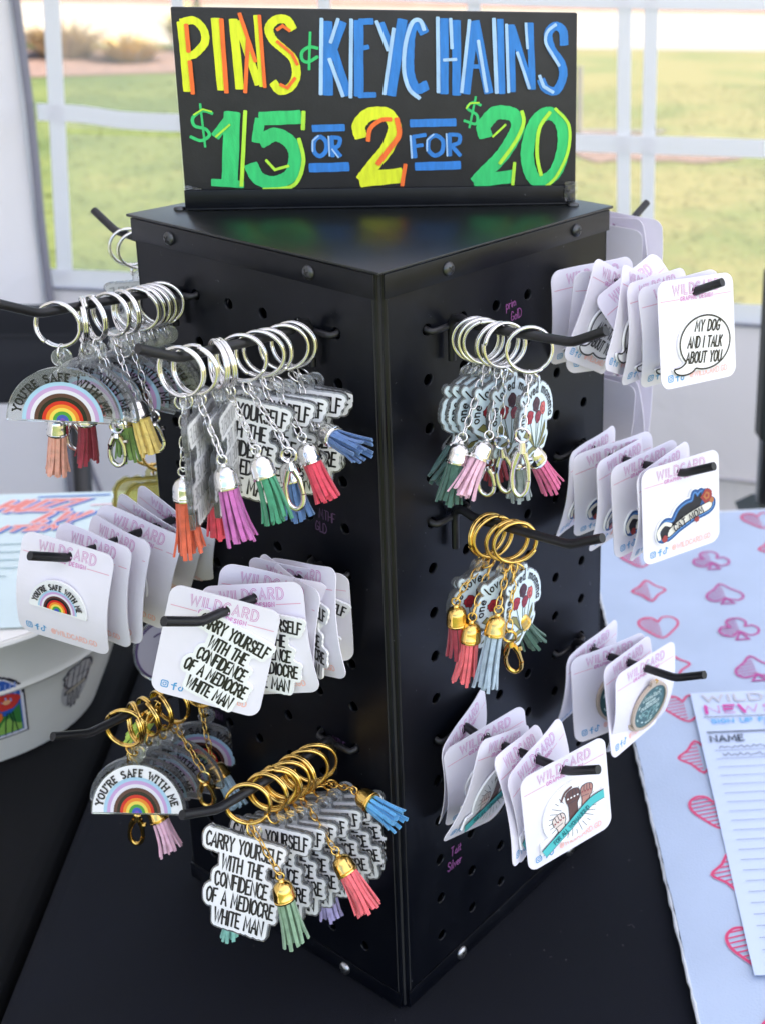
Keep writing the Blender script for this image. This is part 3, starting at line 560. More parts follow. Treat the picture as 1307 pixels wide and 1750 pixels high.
def sheet(q, u0, u1, z0, z1, y, nu=1, nz=1, wav=None, mi=0):
    vs = []; fs = []
    for j in range(nz + 1):
        for i in range(nu + 1):
            u = u0 + (u1 - u0) * i / nu; z = z0 + (z1 - z0) * j / nz; dy = wav(u, z) if wav else 0
            vs.append((u, y + dy, z))
    for j in range(nz):
        for i in range(nu): a = j * (nu + 1) + i; fs.append((a, a + 1, a + nu + 2, a + nu + 1))
    q.add(vs, fs, mi)
wob = lambda u, z: .010 * math.sin(7 * u + 2 * z) + .006 * math.sin(19 * u + 5 * z) + .008 * math.sin(9 * z + 3 * u)
q = MB(); sheet(q, -.02, UW, 0, Z0 - .028, .0, 60, 14, wob); q.xform(lambda x, y, z: (x, y * (1 - z / (Z0 - .02)) , z + (.019 * x if z > Z0 - .1 else 0)))
obj('back_wall', q.mesh('back_wall', fab, True), tent)
q = MB(); sheet(q, -.02, UW, Z0 + 1.02, Z0 + 1.46, .0); sheet(q, 1.46, UW, Z0 + .03, Z0 + 1.019, .001)
obj('upper_wall', q.mesh('upper_wall', fab), tent)
# left side wall with folds
q = MB()
vs = []; fs = []; nd = 60
for j in range(13):
    for i in range(nd + 1):
        d = -UW * i / nd; z = (Z0 + 1.46) * j / 12
        x = -.022 - .0 + .028 * math.sin(d * 6.2 + .4) * (1 - math.exp(d * 9)) + .012 * math.sin(d * 17 + z * 1.4) * (1 - math.exp(d * 7)) - .03 * (1 - z / 2.2) * (1 - math.exp(d * 3)); vs.append((x, d, z))
for j in range(12):
    for i in range(nd): a = j * (nd + 1) + i; fs.append((a, a + nd + 1, a + nd + 2, a + 1))
q.add(vs, fs); obj('side_wall', q.mesh('side_wall', fab, True), tent)
q = MB(); q.tube([(-.010 + .002 * math.sin(k * 1.3), -.012, (Z0 + 1.46) * k / 24) for k in range(25)], .0072, 6); obj('corner_seam', q.mesh('corner_seam', seam_m, True), tent)
# windows: cells between the webbing straps
UC = [.030, .235, .255, .47, .49, .70, .72, .927, .947, .964, .984, 1.20, 1.22, 1.455]; ZC = [.0, .215, .236, .436, .456, .66, .68, 1.0]
for i in range(0, len(UC) - 1):
    if i % 2 and not (UC[i] == .947): continue
    for j in range(0, len(ZC), 2):
        u0, u1 = UC[i] - .006, UC[i + 1] + .006; z0, z1 = ZC[j] - .006, ZC[j + 1] + .006; q = MB()
        k_ = i * 1.7 + j
        sheet(q, u0, u1, z0, z1, .003, 8, 8, lambda u, z: .0012 * math.sin(23 * u + k_) * math.sin(19 * z + k_)); q.xform(lambda x, y, z: (x, y, tz(x, z)))
        obj('window_pane', q.mesh('window_pane', vinyl, True), tent)
def strap(pts, wd, y, horizontal):
    q = MB(); n = len(pts); vs = []
    for u, z in pts:
        for s_ in (-.5, .5):
            for yy in (y, y - .0012): vs.append((u, yy, tz(u, z + s_ * wd)) if horizontal else (u + s_ * wd, yy, tz(u, z)))
    fs = []
    for i in range(n - 1):
        a, b = 4 * i, 4 * i + 4; fs += [(a + 1, a + 3, b + 3, b + 1), (a, b, b + 2, a + 2), (a, a + 1, b + 1, b), (a + 2, b + 2, b + 3, a + 3)]
    q.add(vs, fs); obj('window_strap', q.mesh('window_strap', band, True, R(40)), tent)
for k, u in enumerate((.245, .48, .71, .937, .974, 1.21)):
    strap([(u + .002 * math.sin(6 * z / 1.0 + k) - .016 * (z - .2) * (k in (3, 4)), z) for z in [i * .05 - .01 for i in range(21)]], .020, -.0012 - .0004 * k, False)
strap([(.016 + .028 * (z / .45), z) for z in [i * .05 - .02 for i in range(21)]], .027, -.004, False)
strap([(u, .256 - .010 / (1 + math.exp(-(u - .11) * 50)) - .010 * min(1, max(0, (u - .3) * 2))) for u in [.0 + .02 * i for i in range(73)]], .027, -.0062, True)
for z in (.446, .67): strap([(u, z + .004 * math.sin(5 * u)) for u in [.0 + .03 * i for i in range(49)]], .020, -.0070, True)
strap([(u, -.015 + .002 * math.sin(4 * u)) for u in [-.012 + .03 * i for i in range(50)]], .030, -.0085, True)
strap([(u, 1.01) for u in [-.012 + .03 * i for i in range(50)]], .03, -.0085, True)
q = MB(); q.tube([(-.01, -.006, tz(0, -.034)), (1.0, -.006, tz(1, -.034)), (UW, -.006, tz(1, -.034))], .0028, 6); obj('sill_seam', q.mesh('sill_seam', seam_m), tent)
q = MB(); q.tube([(.3 + .09 * i, -.012 - .002 * math.sin(i), Z0 - .275 + .006 * math.sin(i * .9)) for i in range(18)], .004, 6); obj('hem_seam', q.mesh('hem_seam', mat('pale seam', (.5, .49, .52), .8), True), tent)
q = MB(); q.tube([(.035 + .012 * math.sin(k * .8), -.013, .02 + .03 * k) for k in range(23)], .0045, 6); obj('panel_seam', q.mesh('panel_seam', seam_m, True), tent)
# roof, valance, legs
q = MB(); ev = Z0 + 1.46; pk = Z0 + 2.3; c_ = UW / 2
q.add([(-.03, .03, ev), (UW + .03, .03, ev), (UW + .03, -UW - .03, ev), (-.03, -UW - .03, ev), (c_, -c_, pk)], [(0, 1, 4), (1, 2, 4), (2, 3, 4), (3, 0, 4)])
obj('roof', q.mesh('roof', roof_fab), tent)
q = MB(); q.add([(UW + .03, -UW - .03, ev), (-.03, -UW - .03, ev), (-.03, -UW - .032, ev - .22), (UW + .03, -UW - .032, ev - .22), (UW + .032, .03, ev - .22), (UW + .03, .03, ev), (UW + .032, -UW - .03, ev - .22)], [(0, 1, 2, 3), (0, 5, 4, 6)])
obj('valance', q.mesh('valance', roof_fab), tent)
for x, y in ((-.09, .07), (UW, .07), (UW, -UW), (-.09, -UW)):
    q = MB(); q.bevbox((x - .016, y - .016, 0), (x + .016, y + .016, ev), .003); obj('leg', q.mesh('leg', pole_m), tent)

# ---- tables and cloths ----------------------------------------------------
def cloth_mat(name, col, weave=900.):
    m = mat(name, col, rough=.78, spec=.24, vary=.2, vscale=9, detail=6)
    t = m.node_tree; b = t.nodes['Principled BSDF']; tc = t.nodes.new('ShaderNodeTexCoord')
    wv = t.nodes.new('ShaderNodeTexWave'); wv.inputs['Scale'].default_value = weave; wv2 = t.nodes.new('ShaderNodeTexWave'); wv2.inputs['Scale'].default_value = weave; wv2.bands_direction = 'Y'
    ad = t.nodes.new('ShaderNodeMath'); t.links.new(tc.outputs['Object'], wv.inputs['Vector']); t.links.new(tc.outputs['Object'], wv2.inputs['Vector'])
    t.links.new(wv.outputs['Fac'], ad.inputs[0]); t.links.new(wv2.outputs['Fac'], ad.inputs[1])
    n = t.nodes.new('ShaderNodeTexNoise'); n.inputs['Scale'].default_value = 14; n.inputs['Detail'].default_value = 5; t.links.new(tc.outputs['Object'], n.inputs['Vector'])
    mu = t.nodes.new('ShaderNodeMath'); mu.operation = 'MULTIPLY_ADD'; mu.inputs[1].default_value = 5.; t.links.new(n.outputs['Fac'], mu.inputs[0]); t.links.new(ad.outputs[0], mu.inputs[2])
    bp = t.nodes.new('ShaderNodeBump'); bp.inputs['Strength'].default_value = .5; bp.inputs['Distance'].default_value = .0022
    t.links.new(mu.outputs[0], bp.inputs['Height']); t.links.new(bp.outputs[0], b.inputs['Normal']); return m
blackcloth = cloth_mat('black table linen', (.0022, .0033, .0085)); blackcloth2 = cloth_mat('jet black table linen', (.0022, .0024, .0036))
def draped(name, x0, x1, y0, y1, z, drop, m, label, rot=0, loc=(0, 0, 0), fold=.012, calm=None):
    """cloth over a table top: wrinkled top sheet, rounded edge and a rippled skirt"""
    nx, ny = 90, 50; q = MB(); idx = {}; rg = random.Random(5)
    def hgt(x, y):
        r_ = .0006 * math.sin(31 * x + 9 * y + 1) + .0005 * math.sin(-14 * x + 37 * y) + .0004 * math.sin(61 * x - 22 * y)
        return r_ - .0016
    prof = [(0, 0)] + [(.012 * math.sin(a), -.012 * (1 - math.cos(a))) for a in (.5, 1.0, 1.57)] + [(.012 + fold * .4, -.2 * drop), (.012 + fold, -.6 * drop), (.012 + fold * 1.2, -drop)]
    vs = [(x0 + (x1 - x0) * i / nx, y0 + (y1 - y0) * j / ny) for j in range(ny + 1) for i in range(nx + 1)]
    q.add([(x, y, z + hgt(x, y) * (1 if x0 < x < x1 and y0 < y < y1 else 0) - (.0016 if not (x0 < x < x1 and y0 < y < y1) else 0)) for x, y in vs], [(j * (nx + 1) + i, j * (nx + 1) + i + 1, (j + 1) * (nx + 1) + i + 1, (j + 1) * (nx + 1) + i) for j in range(ny) for i in range(nx)])
    per = [(x0 + (x1 - x0) * i / 100, y0, 0, -1) for i in range(100)] + [(x1, y0 + (y1 - y0) * i / 60, 1, 0) for i in range(60)] + [(x1 - (x1 - x0) * i / 100, y1, 0, 1) for i in range(100)] + [(x0, y1 - (y1 - y0) * i / 60, -1, 0) for i in range(60)]
    k = len(per); V = []
    for o_, dz in prof:
        for i, (x, y, nx_, ny_) in enumerate(per):
            rip = fold * math.sin(i * .55) * max(0, -dz / drop); V.append((x + nx_ * (o_ + rip), y + ny_ * (o_ + rip), z - .0016 + dz))
    q.add(V, [(a * k + i, a * k + (i + 1) % k, (a + 1) * k + (i + 1) % k, (a + 1) * k + i) for a in range(len(prof) - 1) for i in range(k)])
    q.f = [f for f in q.f]
    o = obj(name, q.mesh(name, m, True), None, Matrix.Translation(loc) @ Matrix.Rotation(rot, 4, 'Z')); return tag(o, label, 'tablecloth')
def table(x0, x1, y0, y1, z, label, rot=0, loc=(0, 0, 0)):
    root = thing('folding_table', label, 'table', (loc[0], loc[1], GROUND)); root.rotation_euler.z = rot
    q = MB(); q.bevbox((x0, y0, z - .03 - GROUND), (x1, y1, z - .004 - GROUND), .004); obj('tabletop', q.mesh('tabletop', mat('grey table plastic', (.5, .5, .5), .5)), root)
    for x in (x0 + .12, x1 - .12):
        for y in (y0 + .07, y1 - .07):
            q = MB(); q.tube([(x, y, 0), (x, y, z - .03 - GROUND)], .014, 8); obj('leg', q.mesh('leg', mat('grey steel leg', (.3, .3, .3), .4, 1.)), root)
draped('tablecloth', -.205, 1.05, -.28, .585, 0, .60, blackcloth, 'navy black tablecloth under the black display tower', rot=R(-2.5))
table(-.19, 1.035, -.265, .57, 0, 'folding table under the navy black tablecloth', rot=R(-2.5))
draped('tablecloth', -1.45, -.236, -.26, .60, -.010, .60, blackcloth2, 'jet black tablecloth under the white tub', rot=R(-2.5))
table(-1.435, -.252, -.245, .585, -.010, 'folding table under the jet black tablecloth', rot=R(-2.5))

# lint on the black cloth
lint = MB(); rg = random.Random(21)
for k in range(55):
    x, y = rg.uniform(-.19, .14), rg.uniform(-.10, .30)
    if k % 3 == 0: x, y = rg.uniform(-.2, .15), rg.uniform(-.10, .05)
    a = rg.uniform(0, 6.28); L_ = rg.uniform(.0003, .0009) * (3 if k % 17 == 0 else 1); r_ = rg.uniform(.00008, .00018)
    lint.tube([(x, y, .0006), (x + L_ * math.cos(a), y + L_ * math.sin(a), .0010), (x + L_ * 1.6 * math.cos(a + .6), y + L_ * 1.6 * math.sin(a + .6), .0006)], r_, 4)
lo = obj('lint', lint.mesh('lint', mat('pale lint', (.13, .13, .14), .9)), bpy.data.objects['tablecloth']); lo['kind'] = 'stuff'

# ---- pale blue table runner with half-hatched card suits --------------------
runner_m = mat('pale blue printed cotton', (.42, .505, .645), rough=.85, vary=.05, vscale=14, bump=.25, bscale=700)
hem_m = mat('frayed white hem', (.62, .65, .68), rough=.95, bump=1, bscale=900)
suit_r = mat('red suit print', (.60, .06, .16), rough=.8); suit_m = mat('plum suit print', (.42, .07, .27), rough=.8)
suit_p = mat('pink suit glow', (.66, .36, .52), rough=.8)  # wider pink print laid under the suit lines
RM = Matrix.Translation((.1555, .0, 0)) @ Matrix.Rotation(R(-2.6), 4, 'Z')
runner = tag(obj('table_runner', None, None, RM), 'pale blue table runner printed with half-hatched card suits', 'table runner')
q = MB(); n_ = 60; rg = random.Random(4); yy = [-.29 + .86 * i / n_ for i in range(n_ + 1)]
def rz(x, y): return .0028 + .0009 * math.sin(15 * x + 11 * y) + .0005 * math.sin(33 * y - 21 * x) + .0004 * math.sin(47 * x + 8 * y)
nxr = 24
V = []
for j, y in enumerate(yy):
    for i in range(nxr + 1):
        x = .0022 + .86 * i / nxr if i else .0022 + rg.uniform(-.0004, .0004); V.append((x, y, rz(x, y)))
q.add(V, [(j * (nxr + 1) + i, j * (nxr + 1) + i + 1, (j + 1) * (nxr + 1) + i + 1, (j + 1) * (nxr + 1) + i) for j in range(n_) for i in range(nxr)])
obj('cloth', q.mesh('cloth', runner_m, True), runner)
q = MB(); path = [(rg.uniform(-.0003, .0003) + .0014, -.29 + .86 * i / 160, .0026 + rg.uniform(-.0002, .0003)) for i in range(161)]
q.tube(path, [.0010 * rg.uniform(.6, 1.4) for _ in path], 6); obj('hem', q.mesh('hem', hem_m, True), runner)
q = MB(); q.tube([(.0 + .86 * i / 60, .570, .002) for i in range(61)], .0022, 6); obj('far_hem', q.mesh('far_hem', hem_m, True), runner)
def suit_shape(kind):
    if kind == 'diamond': o = smooth([(0, .5), (.2, .22), (.42, 0), (.2, -.22), (0, -.5), (-.2, -.22), (-.42, 0), (-.2, .22), (0, .5)], 3); return o, []
    if kind == 'heart': return smooth([(0, .24), (.12, .40), (.30, .42), (.45, .28), (.45, .06), (.30, -.18), (0, -.48), (-.30, -.18), (-.45, .06), (-.45, .28), (-.30, .42), (-.12, .40), (0, .24)], 4), []
    if kind == 'spade': return smooth([(0, .5), (.2, .25), (.42, .02), (.44, -.2), (.28, -.32), (.06, -.24), (0, -.2), (-.06, -.24), (-.28, -.32), (-.44, -.2), (-.42, .02), (-.2, .25), (0, .5)], 4), [[(0, -.22), (.16, -.46), (-.16, -.46), (0, -.22)]]
    return smooth([(.05, -.12), (.2, -.28), (.4, -.22), (.47, -.02), (.36, .14), (.18, .12), (.24, .3), (.12, .47), (-.12, .47), (-.24, .3), (-.18, .12), (-.36, .14), (-.47, -.02), (-.4, -.22), (-.2, -.28), (-.05, -.12), (.05, -.12)], 4), [[(0, -.14), (.15, -.44), (-.15, -.44), (0, -.14)]]
def inside(p, P):
    c = False; j = len(P) - 1
    for i in range(len(P)):
        if (P[i][1] > p[1]) != (P[j][1] > p[1]) and p[0] < (P[j][0] - P[i][0]) * (p[1] - P[i][1]) / (P[j][1] - P[i][1] + 1e-12) + P[i][0]: c = not c
        j = i
    return c
def suit_mesh(kind, plum):
    o, ex = suit_shape(kind); q = MB(); sc = .036
    q.stroke([(x * sc, y * sc) for x, y in o], .0024, .00012, 1); q.stroke([(x * sc, y * sc) for x, y in o], .0018, .0002, 0)
    for e in ex: q.stroke([(x * sc, y * sc) for x, y in e], .002, .0002, 0)
    lw = .0010; y = -.46
    while y < .48:      # hatching on the left half
        run = []
        for k in range(61):
            x = -.5 + .5 * k / 60; p = (x, y + .16 * x)
            if inside(p, o): run.append(p)
        if len(run) > 3:
            q.stroke([(run[0][0] * sc, run[0][1] * sc), (run[-1][0] * sc, run[-1][1] * sc)], lw * 1.3, .00012, 1); q.stroke([(run[0][0] * sc, run[0][1] * sc), (run[-1][0] * sc, run[-1][1] * sc)], lw, .0002, 0)
        y += .108
    return q.mesh(kind, [suit_m if plum else suit_r, suit_p])
SUITS = {k: suit_mesh(k, k in ('spade', 'club')) for k in ('diamond', 'heart', 'spade', 'club')}
for ci, (x, kinds, y00) in enumerate(((.0455, ('heart', 'diamond'), .482), (.111, ('club', 'spade'), .468), (.176, ('diamond', 'heart'), .4855), (.241, ('spade', 'club'), .472), (.306, ('heart', 'diamond'), .487))):
    for k in range(-1, 14):
        y = y00 - .0592 * k
        if y > .545 or y < -.27: continue
        kd = kinds[k % 2]; obj('printed_' + kd, SUITS[kd], runner, Matrix.Translation((x, y, rz(x, y) + .0004)))

# ---- newsletter sign-up sheet on the runner ---------------------------------
paper_m = mat('white copy paper', (.56, .65, .83), rough=.7, bump=.05, bscale=500)
ns = obj('signup_sheet', None, None, Matrix.Translation((.2197, .2573, .0050)) @ Matrix.Rotation(R(-5.6), 4, 'Z'))
tag(ns, 'white newsletter sign-up sheet with ruled lines lying on the runner', 'paper')
q = MB(); V = []; F_ = []
for j in range(15):
    for i in range(11):
        x = .2 * i / 10; y = -.275 * j / 14; V.append((x, y, .0004 + .0006 * math.sin(9 * x) * math.sin(6 * y + 1) + (.0012 if j == 14 and i == 0 else 0)))
F_ = [(j * 11 + i, (j + 1) * 11 + i, (j + 1) * 11 + i + 1, j * 11 + i + 1) for j in range(14) for i in range(10)]
q.add(V, F_); obj('paper', q.mesh('paper', paper_m, True), ns)
q = MB(); zt = .0016
def putl(st, wd, mi): [q.stroke(l, wd, zt, mi) for l in st]
st, _ = text('WILDCARD', .0085, .2, fit=.1); st = at(st, .009, -.0135); putl(st, .0017, 0); [q.stroke(l, .0007, zt + .0001, 4) for l in st]
st, _ = text('NEWSLETTER', .0090, .22, fit=.125); st = at(st, .009, -.0285); putl(st, .0007, 1); [q.stroke(l[:2], .0026, zt + .0001, 1) for l in st]
q.stroke([(.006, -.033), (.19, -.033)], .0007, zt, 2)
st, _ = text('SIGN UP FOR OUR NEWSLETTER', .0046, .2, fit=.125); putl(at(st, .011, -.0405), .0011, 3)
st, _ = text('TO THE LIST', .0046, .2, fit=.046); putl(at(st, .050, -.0475), .0011, 3)
q.stroke([(.006, -.0515), (.19, -.0515)], .0013, zt, 2)
st, _ = text('NAME', .0066, .2, fit=.024); putl(at(st, .007, -.0625), .0013, 2)
for k in range(22):
    y = -.073 - .0092 * k
    q.stroke([(.008, y), (.19, y)], .00045, zt, 5)
rg = random.Random(3)
for line, (x0, y0, n) in enumerate(((.012, -.0705, 26), (.013, -.0795, 20))):     # pencilled scribble
    p = [(x0 + .0018 * k + rg.uniform(-.0005, .0005), y0 + .0022 * abs(math.sin(k * 1.9 + line)) * rg.uniform(.4, 1.5)) for k in range(n)]
    q.stroke(smooth(p, 4), .0006, zt, 2)
q.xform(lambda x, y, z: (x, y, z + .0006 * math.sin(9 * x) * math.sin(6 * y + 1)))
obj('print', q.mesh('print', [mat('tan print', (.56, .46, .38), .7), mat('magenta print', (.60, .07, .33), .7), mat('dark print', (.03, .04, .06), .7), mat('sky blue print', (.12, .42, .72), .7), paper_m, mat('grey rule print', (.16, .2, .27), .7)]), ns)

# ---- folding chair back and upright behind the table ------------------------
ch = thing('folding_chair', 'black folding chair whose wide backrest shows behind the table at left', 'chair', (-.62, .98, GROUND)); ch.rotation_euler.z = R(-3)
chm = mat('black chair vinyl', (.012, .013, .019), rough=.6, bump=.15, bscale=400); chf = mat('black chair tube', (.012, .012, .013), rough=.35)
q = MB(); V = []; F_ = []
for j in range(9):
    for i in range(25):
        x = -.36 + .72 * i / 24; z = .742 + .118 * j / 8; V.append((x, .02 * math.cos(x * 3) - .02 + (.003 if j in (5, 6) else 0), z))
F_ = [(j * 25 + i, j * 25 + i + 1, (j + 1) * 25 + i + 1, (j + 1) * 25 + i) for j in range(8) for i in range(24)]
q.add(V, F_); q.add([(x, y + .016, z) for x, y, z in V], [f[::-1] for f in F_])
rim = [j * 25 for j in range(9)]; N_ = len(V)
edge = list(range(25)) + [j * 25 + 24 for j in range(1, 9)] + [8 * 25 + i for i in range(23, -1, -1)] + [j * 25 for j in range(7, 0, -1)]
q.f += [(edge[i], edge[i - 1], edge[i - 1] + N_, edge[i] + N_) for i in range(len(edge))]; q.m += [0] * len(edge)
obj('backrest', q.mesh('backrest', chm, True, R(50)), ch)
q = MB(); q.tube([(-.36, -.004, .826), (0, .006, .826), (.36, -.004, .826)], .002, 6); obj('backrest_hem', q.mesh('backrest_hem', mat('black piping', (.02, .021, .027), .6)), ch)
q = MB(); q.bevbox((-.23, -.42, .42), (.23, -.02, .455), .012); obj('seat', q.mesh('seat', chm), ch)
for x in (-.25, .25):
    q = MB(); q.tube([(x, -.40, 0), (x, -.03, .48), (x, .022, .80)], .011, 8); obj('leg', q.mesh('leg', chf, True), ch)
    q = MB(); q.tube([(x * .93, .10, 0), (x * .93, -.30, .44)], .010, 8); obj('leg', q.mesh('leg', chf, True), ch)
up = thing('light_stand', 'dark upright stand with grey lower tube at the far right behind the table', 'stand', (.428, .74, GROUND))
q = MB(); q.bevbox((-.016, -.014, .745), (.03, .014, .945), .004); obj('sleeve', q.mesh('sleeve', mat('dark green black sleeve', (.018, .024, .022), rough=.5)), up)
q = MB(); q.tube([(-.001, 0, 0), (-.001, 0, .75)], .0125, 12); q.tube([(.022, 0, 0), (.022, 0, .75)], .008, 10); obj('lower_tube', q.mesh('lower_tube', mat('brushed grey tube', (.34, .36, .38), .35, 1.), True, R(40)), up)
q = MB(); q.add([(-.034, -.03, .648), (.05, -.03, .642), (.05, .03, .642), (-.03, .03, .65), (-.012, -.02, .664), (.05, -.02, .664), (.05, .02, .664), (-.012, .02, .664)], [(0, 3, 2, 1), (4, 5, 6, 7), (0, 1, 5, 4), (1, 2, 6, 5), (2, 3, 7, 6), (3, 0, 4, 7)])
obj('clamp_plate', q.mesh('clamp_plate', mat('olive black casting', (.03, .036, .03), rough=.5)), up)
q = MB()
for a in (0, 2.1, 4.2): q.tube([(.0, 0, .3), (.3 * math.cos(a), .3 * math.sin(a), .01)], .009, 8)
obj('tripod_legs', q.mesh('tripod_legs', chf, True), up)

# ---- white tub with stickers and the mint flyer on top ----------------------
TC = (-.3086, .3495, -.010); r0, r1, th_ = .0822, .1234, .116
tub = thing('tub', 'white enamel tub with stickers on its side at the left', 'tub', TC)
enamel = mat('white enamel', (.80, .78, .73), rough=.28, vary=.04, vscale=20, coat=.3)
def rad(z): return r0 + (r1 - r0) * z / th_
prof = [(r0 - .006, 0), (r0 - .001, .0015), (r0, .004)] + [(rad(z), z) for z in (.03, .05, .066)] + [(rad(.068) + .0008, .068), (rad(.0705) + .0022, .0705), (rad(.073) + .0008, .073)] + [(rad(z), z) for z in (.076, .09, .108)] + [(r1 + .0012, .1125), (r1 + .0020, .1145), (r1 + .0010, .1165), (r1 - .002, .116), (rad(.09) - .0015, .09), (r0 - .002, .006), (.001, .004)]
q = MB(); q.lathe(prof, 72); obj('body', q.mesh('body', enamel, True, R(35)), tub)
q = MB(); q.lathe([(.001, .1140), (r1 - .004, .1140), (r1 - .0035, .1155), (r1 - .006, .1166), (.001, .1168)], 60); obj('lid', q.mesh('lid', enamel, True, R(35)), tub)
def wrap(q, a0, z0, off):     # flat sticker art -> tub side: x runs round, y runs up
    def fn(x, y, z):
        zz = z0 + y * .94; r_ = rad(zz) + off + z; a = a0 + x / rad(zz); return (r_ * math.cos(a), r_ * math.sin(a), zz)
    q.xform(fn)
def densify(lp, d=.004):
    o = []
    for i in range(len(lp)):
        a, b = lp[i], lp[(i + 1) % len(lp)]; n = max(1, int(math.hypot(b[0] - a[0], b[1] - a[1]) / d))
        o += [(a[0] + (b[0] - a[0]) * k / n, a[1] + (b[1] - a[1]) * k / n) for k in range(n)]
    return o
def gridfill(q, fn_in, x0, x1, y0, y1, n, z, mi):
    for i in range(n):
        for j in range(n):
            xa, xb = x0 + (x1 - x0) * i / n, x0 + (x1 - x0) * (i + 1) / n; ya, yb = y0 + (y1 - y0) * j / n, y0 + (y1 - y0) * (j + 1) / n
            if fn_in((xa + xb) / 2, (ya + yb) / 2): q.add([(xa, ya, z), (xb, ya, z), (xb, yb, z), (xa, yb, z)], [(0, 1, 2, 3)], mi)
arch = lambda s_: (lambda x, y: abs(x) < .026 * s_ and -.03 * s_ < y and (y < .006 or math.hypot(x, (y - .006)) < .026 * s_))
q = MB(); gridfill(q, arch(1.13), -.03, .03, -.036, .036, 60, .0002, 0); gridfill(q, arch(1.06), -.03, .03, -.036, .036, 60, .0003, 1); gridfill(q, arch(1.0), -.03, .03, -.03, .034, 60, .0004, 2)
gridfill(q, lambda x, y: arch(.97)(x, y) and y < -.006 + .004 * math.sin(x * 300), -.03, .03, -.03, .03, 60, .0005, 3)
gridfill(q, lambda x, y: arch(.97)(x, y) and y < -.018 + .004 * math.sin(x * 420 + 1), -.03, .03, -.03, .03, 60, .0006, 4)
rg = random.Random(8)
for k in range(16):
    x = -.022 + .003 * k; q.stroke([(x, .004), (x + rg.uniform(-.002, .002), .012), (x + rg.uniform(-.002, .002), .022)], .001, .0007, 5)
for k in range(12):
    x = -.022 + .004 * k; q.stroke([(x, -.03), (x + rg.uniform(-.002, .002), -.018), (x + rg.uniform(-.003, .003), -.008)], .0008, .0007, 8)
for (cx, cy, r_, mi) in ((.017, .004, .0085, 6), (.006, -.009, .0078, 7), (-.012, -.002, .008, 6), (-.004, .008, .007, 7)):
    q.disc((cx, cy), r_, .0008, mi, 22, wob=.1, seed=int(cx * 1e4)); q.disc((cx, cy), r_ * .3, .0009, 9, 12)
wrap(q, R(-72), .057, .0004)
obj('window_sticker', q.mesh('window_sticker', [mat('sticker outline', (.03, .03, .05), .4), mat('sticker white', (.78, .77, .84), .4), mat('sticker blue', (.03, .12, .5), .4), mat('sticker green', (.05, .22, .05), .4), mat('sticker lime', (.28, .5, .1), .4), mat('sticker periwinkle', (.3, .4, .8), .4), mat('sticker red', (.62, .05, .04), .4), mat('sticker orange', (.75, .16, .03), .4), mat('sticker dark green', (.01, .05, .03), .4), mat('sticker peach', (.8, .4, .2), .4)], False), tub)
q = MB()
q.disc((0, 0), .0125, 0, 1, 24, ry=.021); q.disc((0, .009), .0135, .0001, 0, 22, ry=.012, wob=.12, seed=5); q.disc((0, .009), .0118, .0002, 1, 22, ry=.0105, wob=.1, seed=5)
for k in range(5): q.stroke([(-.010 + .005 * k, .018), (-.009 + .0045 * k, .0)], .0009, .0003, 0)
for k in range(4): q.stroke([(-.011, .014 - .004 * k), (.011, .015 - .004 * k)], .0009, .0003, 2 if k % 2 else 0)
q.stroke([(-.008, -.004), (.008, -.002)], .005, .0004, 0); q.stroke([(-.007, -.004), (.007, -.002)], .003, .0005, 3)
for k in range(4): q.stroke([(-.0055 + .0035 * k, -.007), (-.004 + .003 * k, -.018 - .004 * (k in (1, 2)))], .0022, .0004, 0); q.stroke([(-.0055 + .0035 * k, -.008), (-.004 + .003 * k, -.016 - .003 * (k in (1, 2)))], .001, .0005, 1)
wrap(q, R(-33), .047, .0004)
obj('moth_hand_sticker', q.mesh('moth_hand_sticker', [mat('sticker charcoal', (.10, .095, .11), .5), mat('sticker pale grey', (.5, .48, .48), .5), mat('sticker rust', (.36, .19, .15), .5), mat('sticker sand', (.48, .42, .33), .5)]), tub)
# flyer
fl = obj('flyer', None, None, Matrix.Translation((-.3086, .3495, .1078)) @ Matrix.Rotation(R(-4), 4, 'Z')); tag(fl, 'mint green flyer with coral and blue slanted lettering lying on the white tub', 'flyer')
mint_m = mat('mint green card', (.63, .75, .75), rough=.6, vary=.03, vscale=30); V = []; q = MB()
fx0, fx1, fy0, fy1 = -.16, .105, -.090, .120
for j in range(13):
    for i in range(15):
        x = fx0 + (fx1 - fx0) * i / 14; y = fy0 + (fy1 - fy0) * j / 12; V.append((x, y, .0008 + .0006 * math.sin(10 * x + 2) * math.sin(12 * y)))
q.add(V, [(j * 15 + i, j * 15 + i + 1, (j + 1) * 15 + i + 1, (j + 1) * 15 + i) for j in range(12) for i in range(14)])
obj('sheet', q.mesh('sheet', mint_m, True), fl)
q = MB(); zt = .0017
coral_m = mat('coral lettering', (.80, .26, .22), .6); cobalt = mat('cobalt lettering', (.09, .22, .58), .6); pale_o = mat('pale pink lettering', (.82, .60, .62), .6)
def chunky(s, x, y, h, wd, L):
    st, _ = text(s, h, .22, fit=wd); st = [[(a + .55 * b, b) for a, b in l] for l in st]; st = at(st, x, y)
    for l in st: q.stroke([(a + .0018, b - .0012) for a, b in l], L * 1.9, zt, 1)
    for l in st: q.stroke(l, L * 1.7, zt + .0001, 2)
    for l in st: q.stroke(l, L, zt + .0002, 0)
chunky('HUZZ', -.008, .087, .018, .056, .0042); chunky('I.W', .030, .066, .015, .030, .0042)
q.stroke([(-.03, .079), (-.012, .088)], .003, zt, 1); q.stroke([(.02, .112), (.074, .113)], .0022, zt, 1); q.stroke([(.066, .094), (.088, .095)], .003, zt, 2)
chunky('ITEM', .008, .052, .008, .046, .0026)
q.stroke([(-.028, .048), (.006, .049)], .009, zt, 1); q.stroke([(-.026, .048), (.006, .049)], .007, zt + .0001, 2)
rg = random.Random(6)
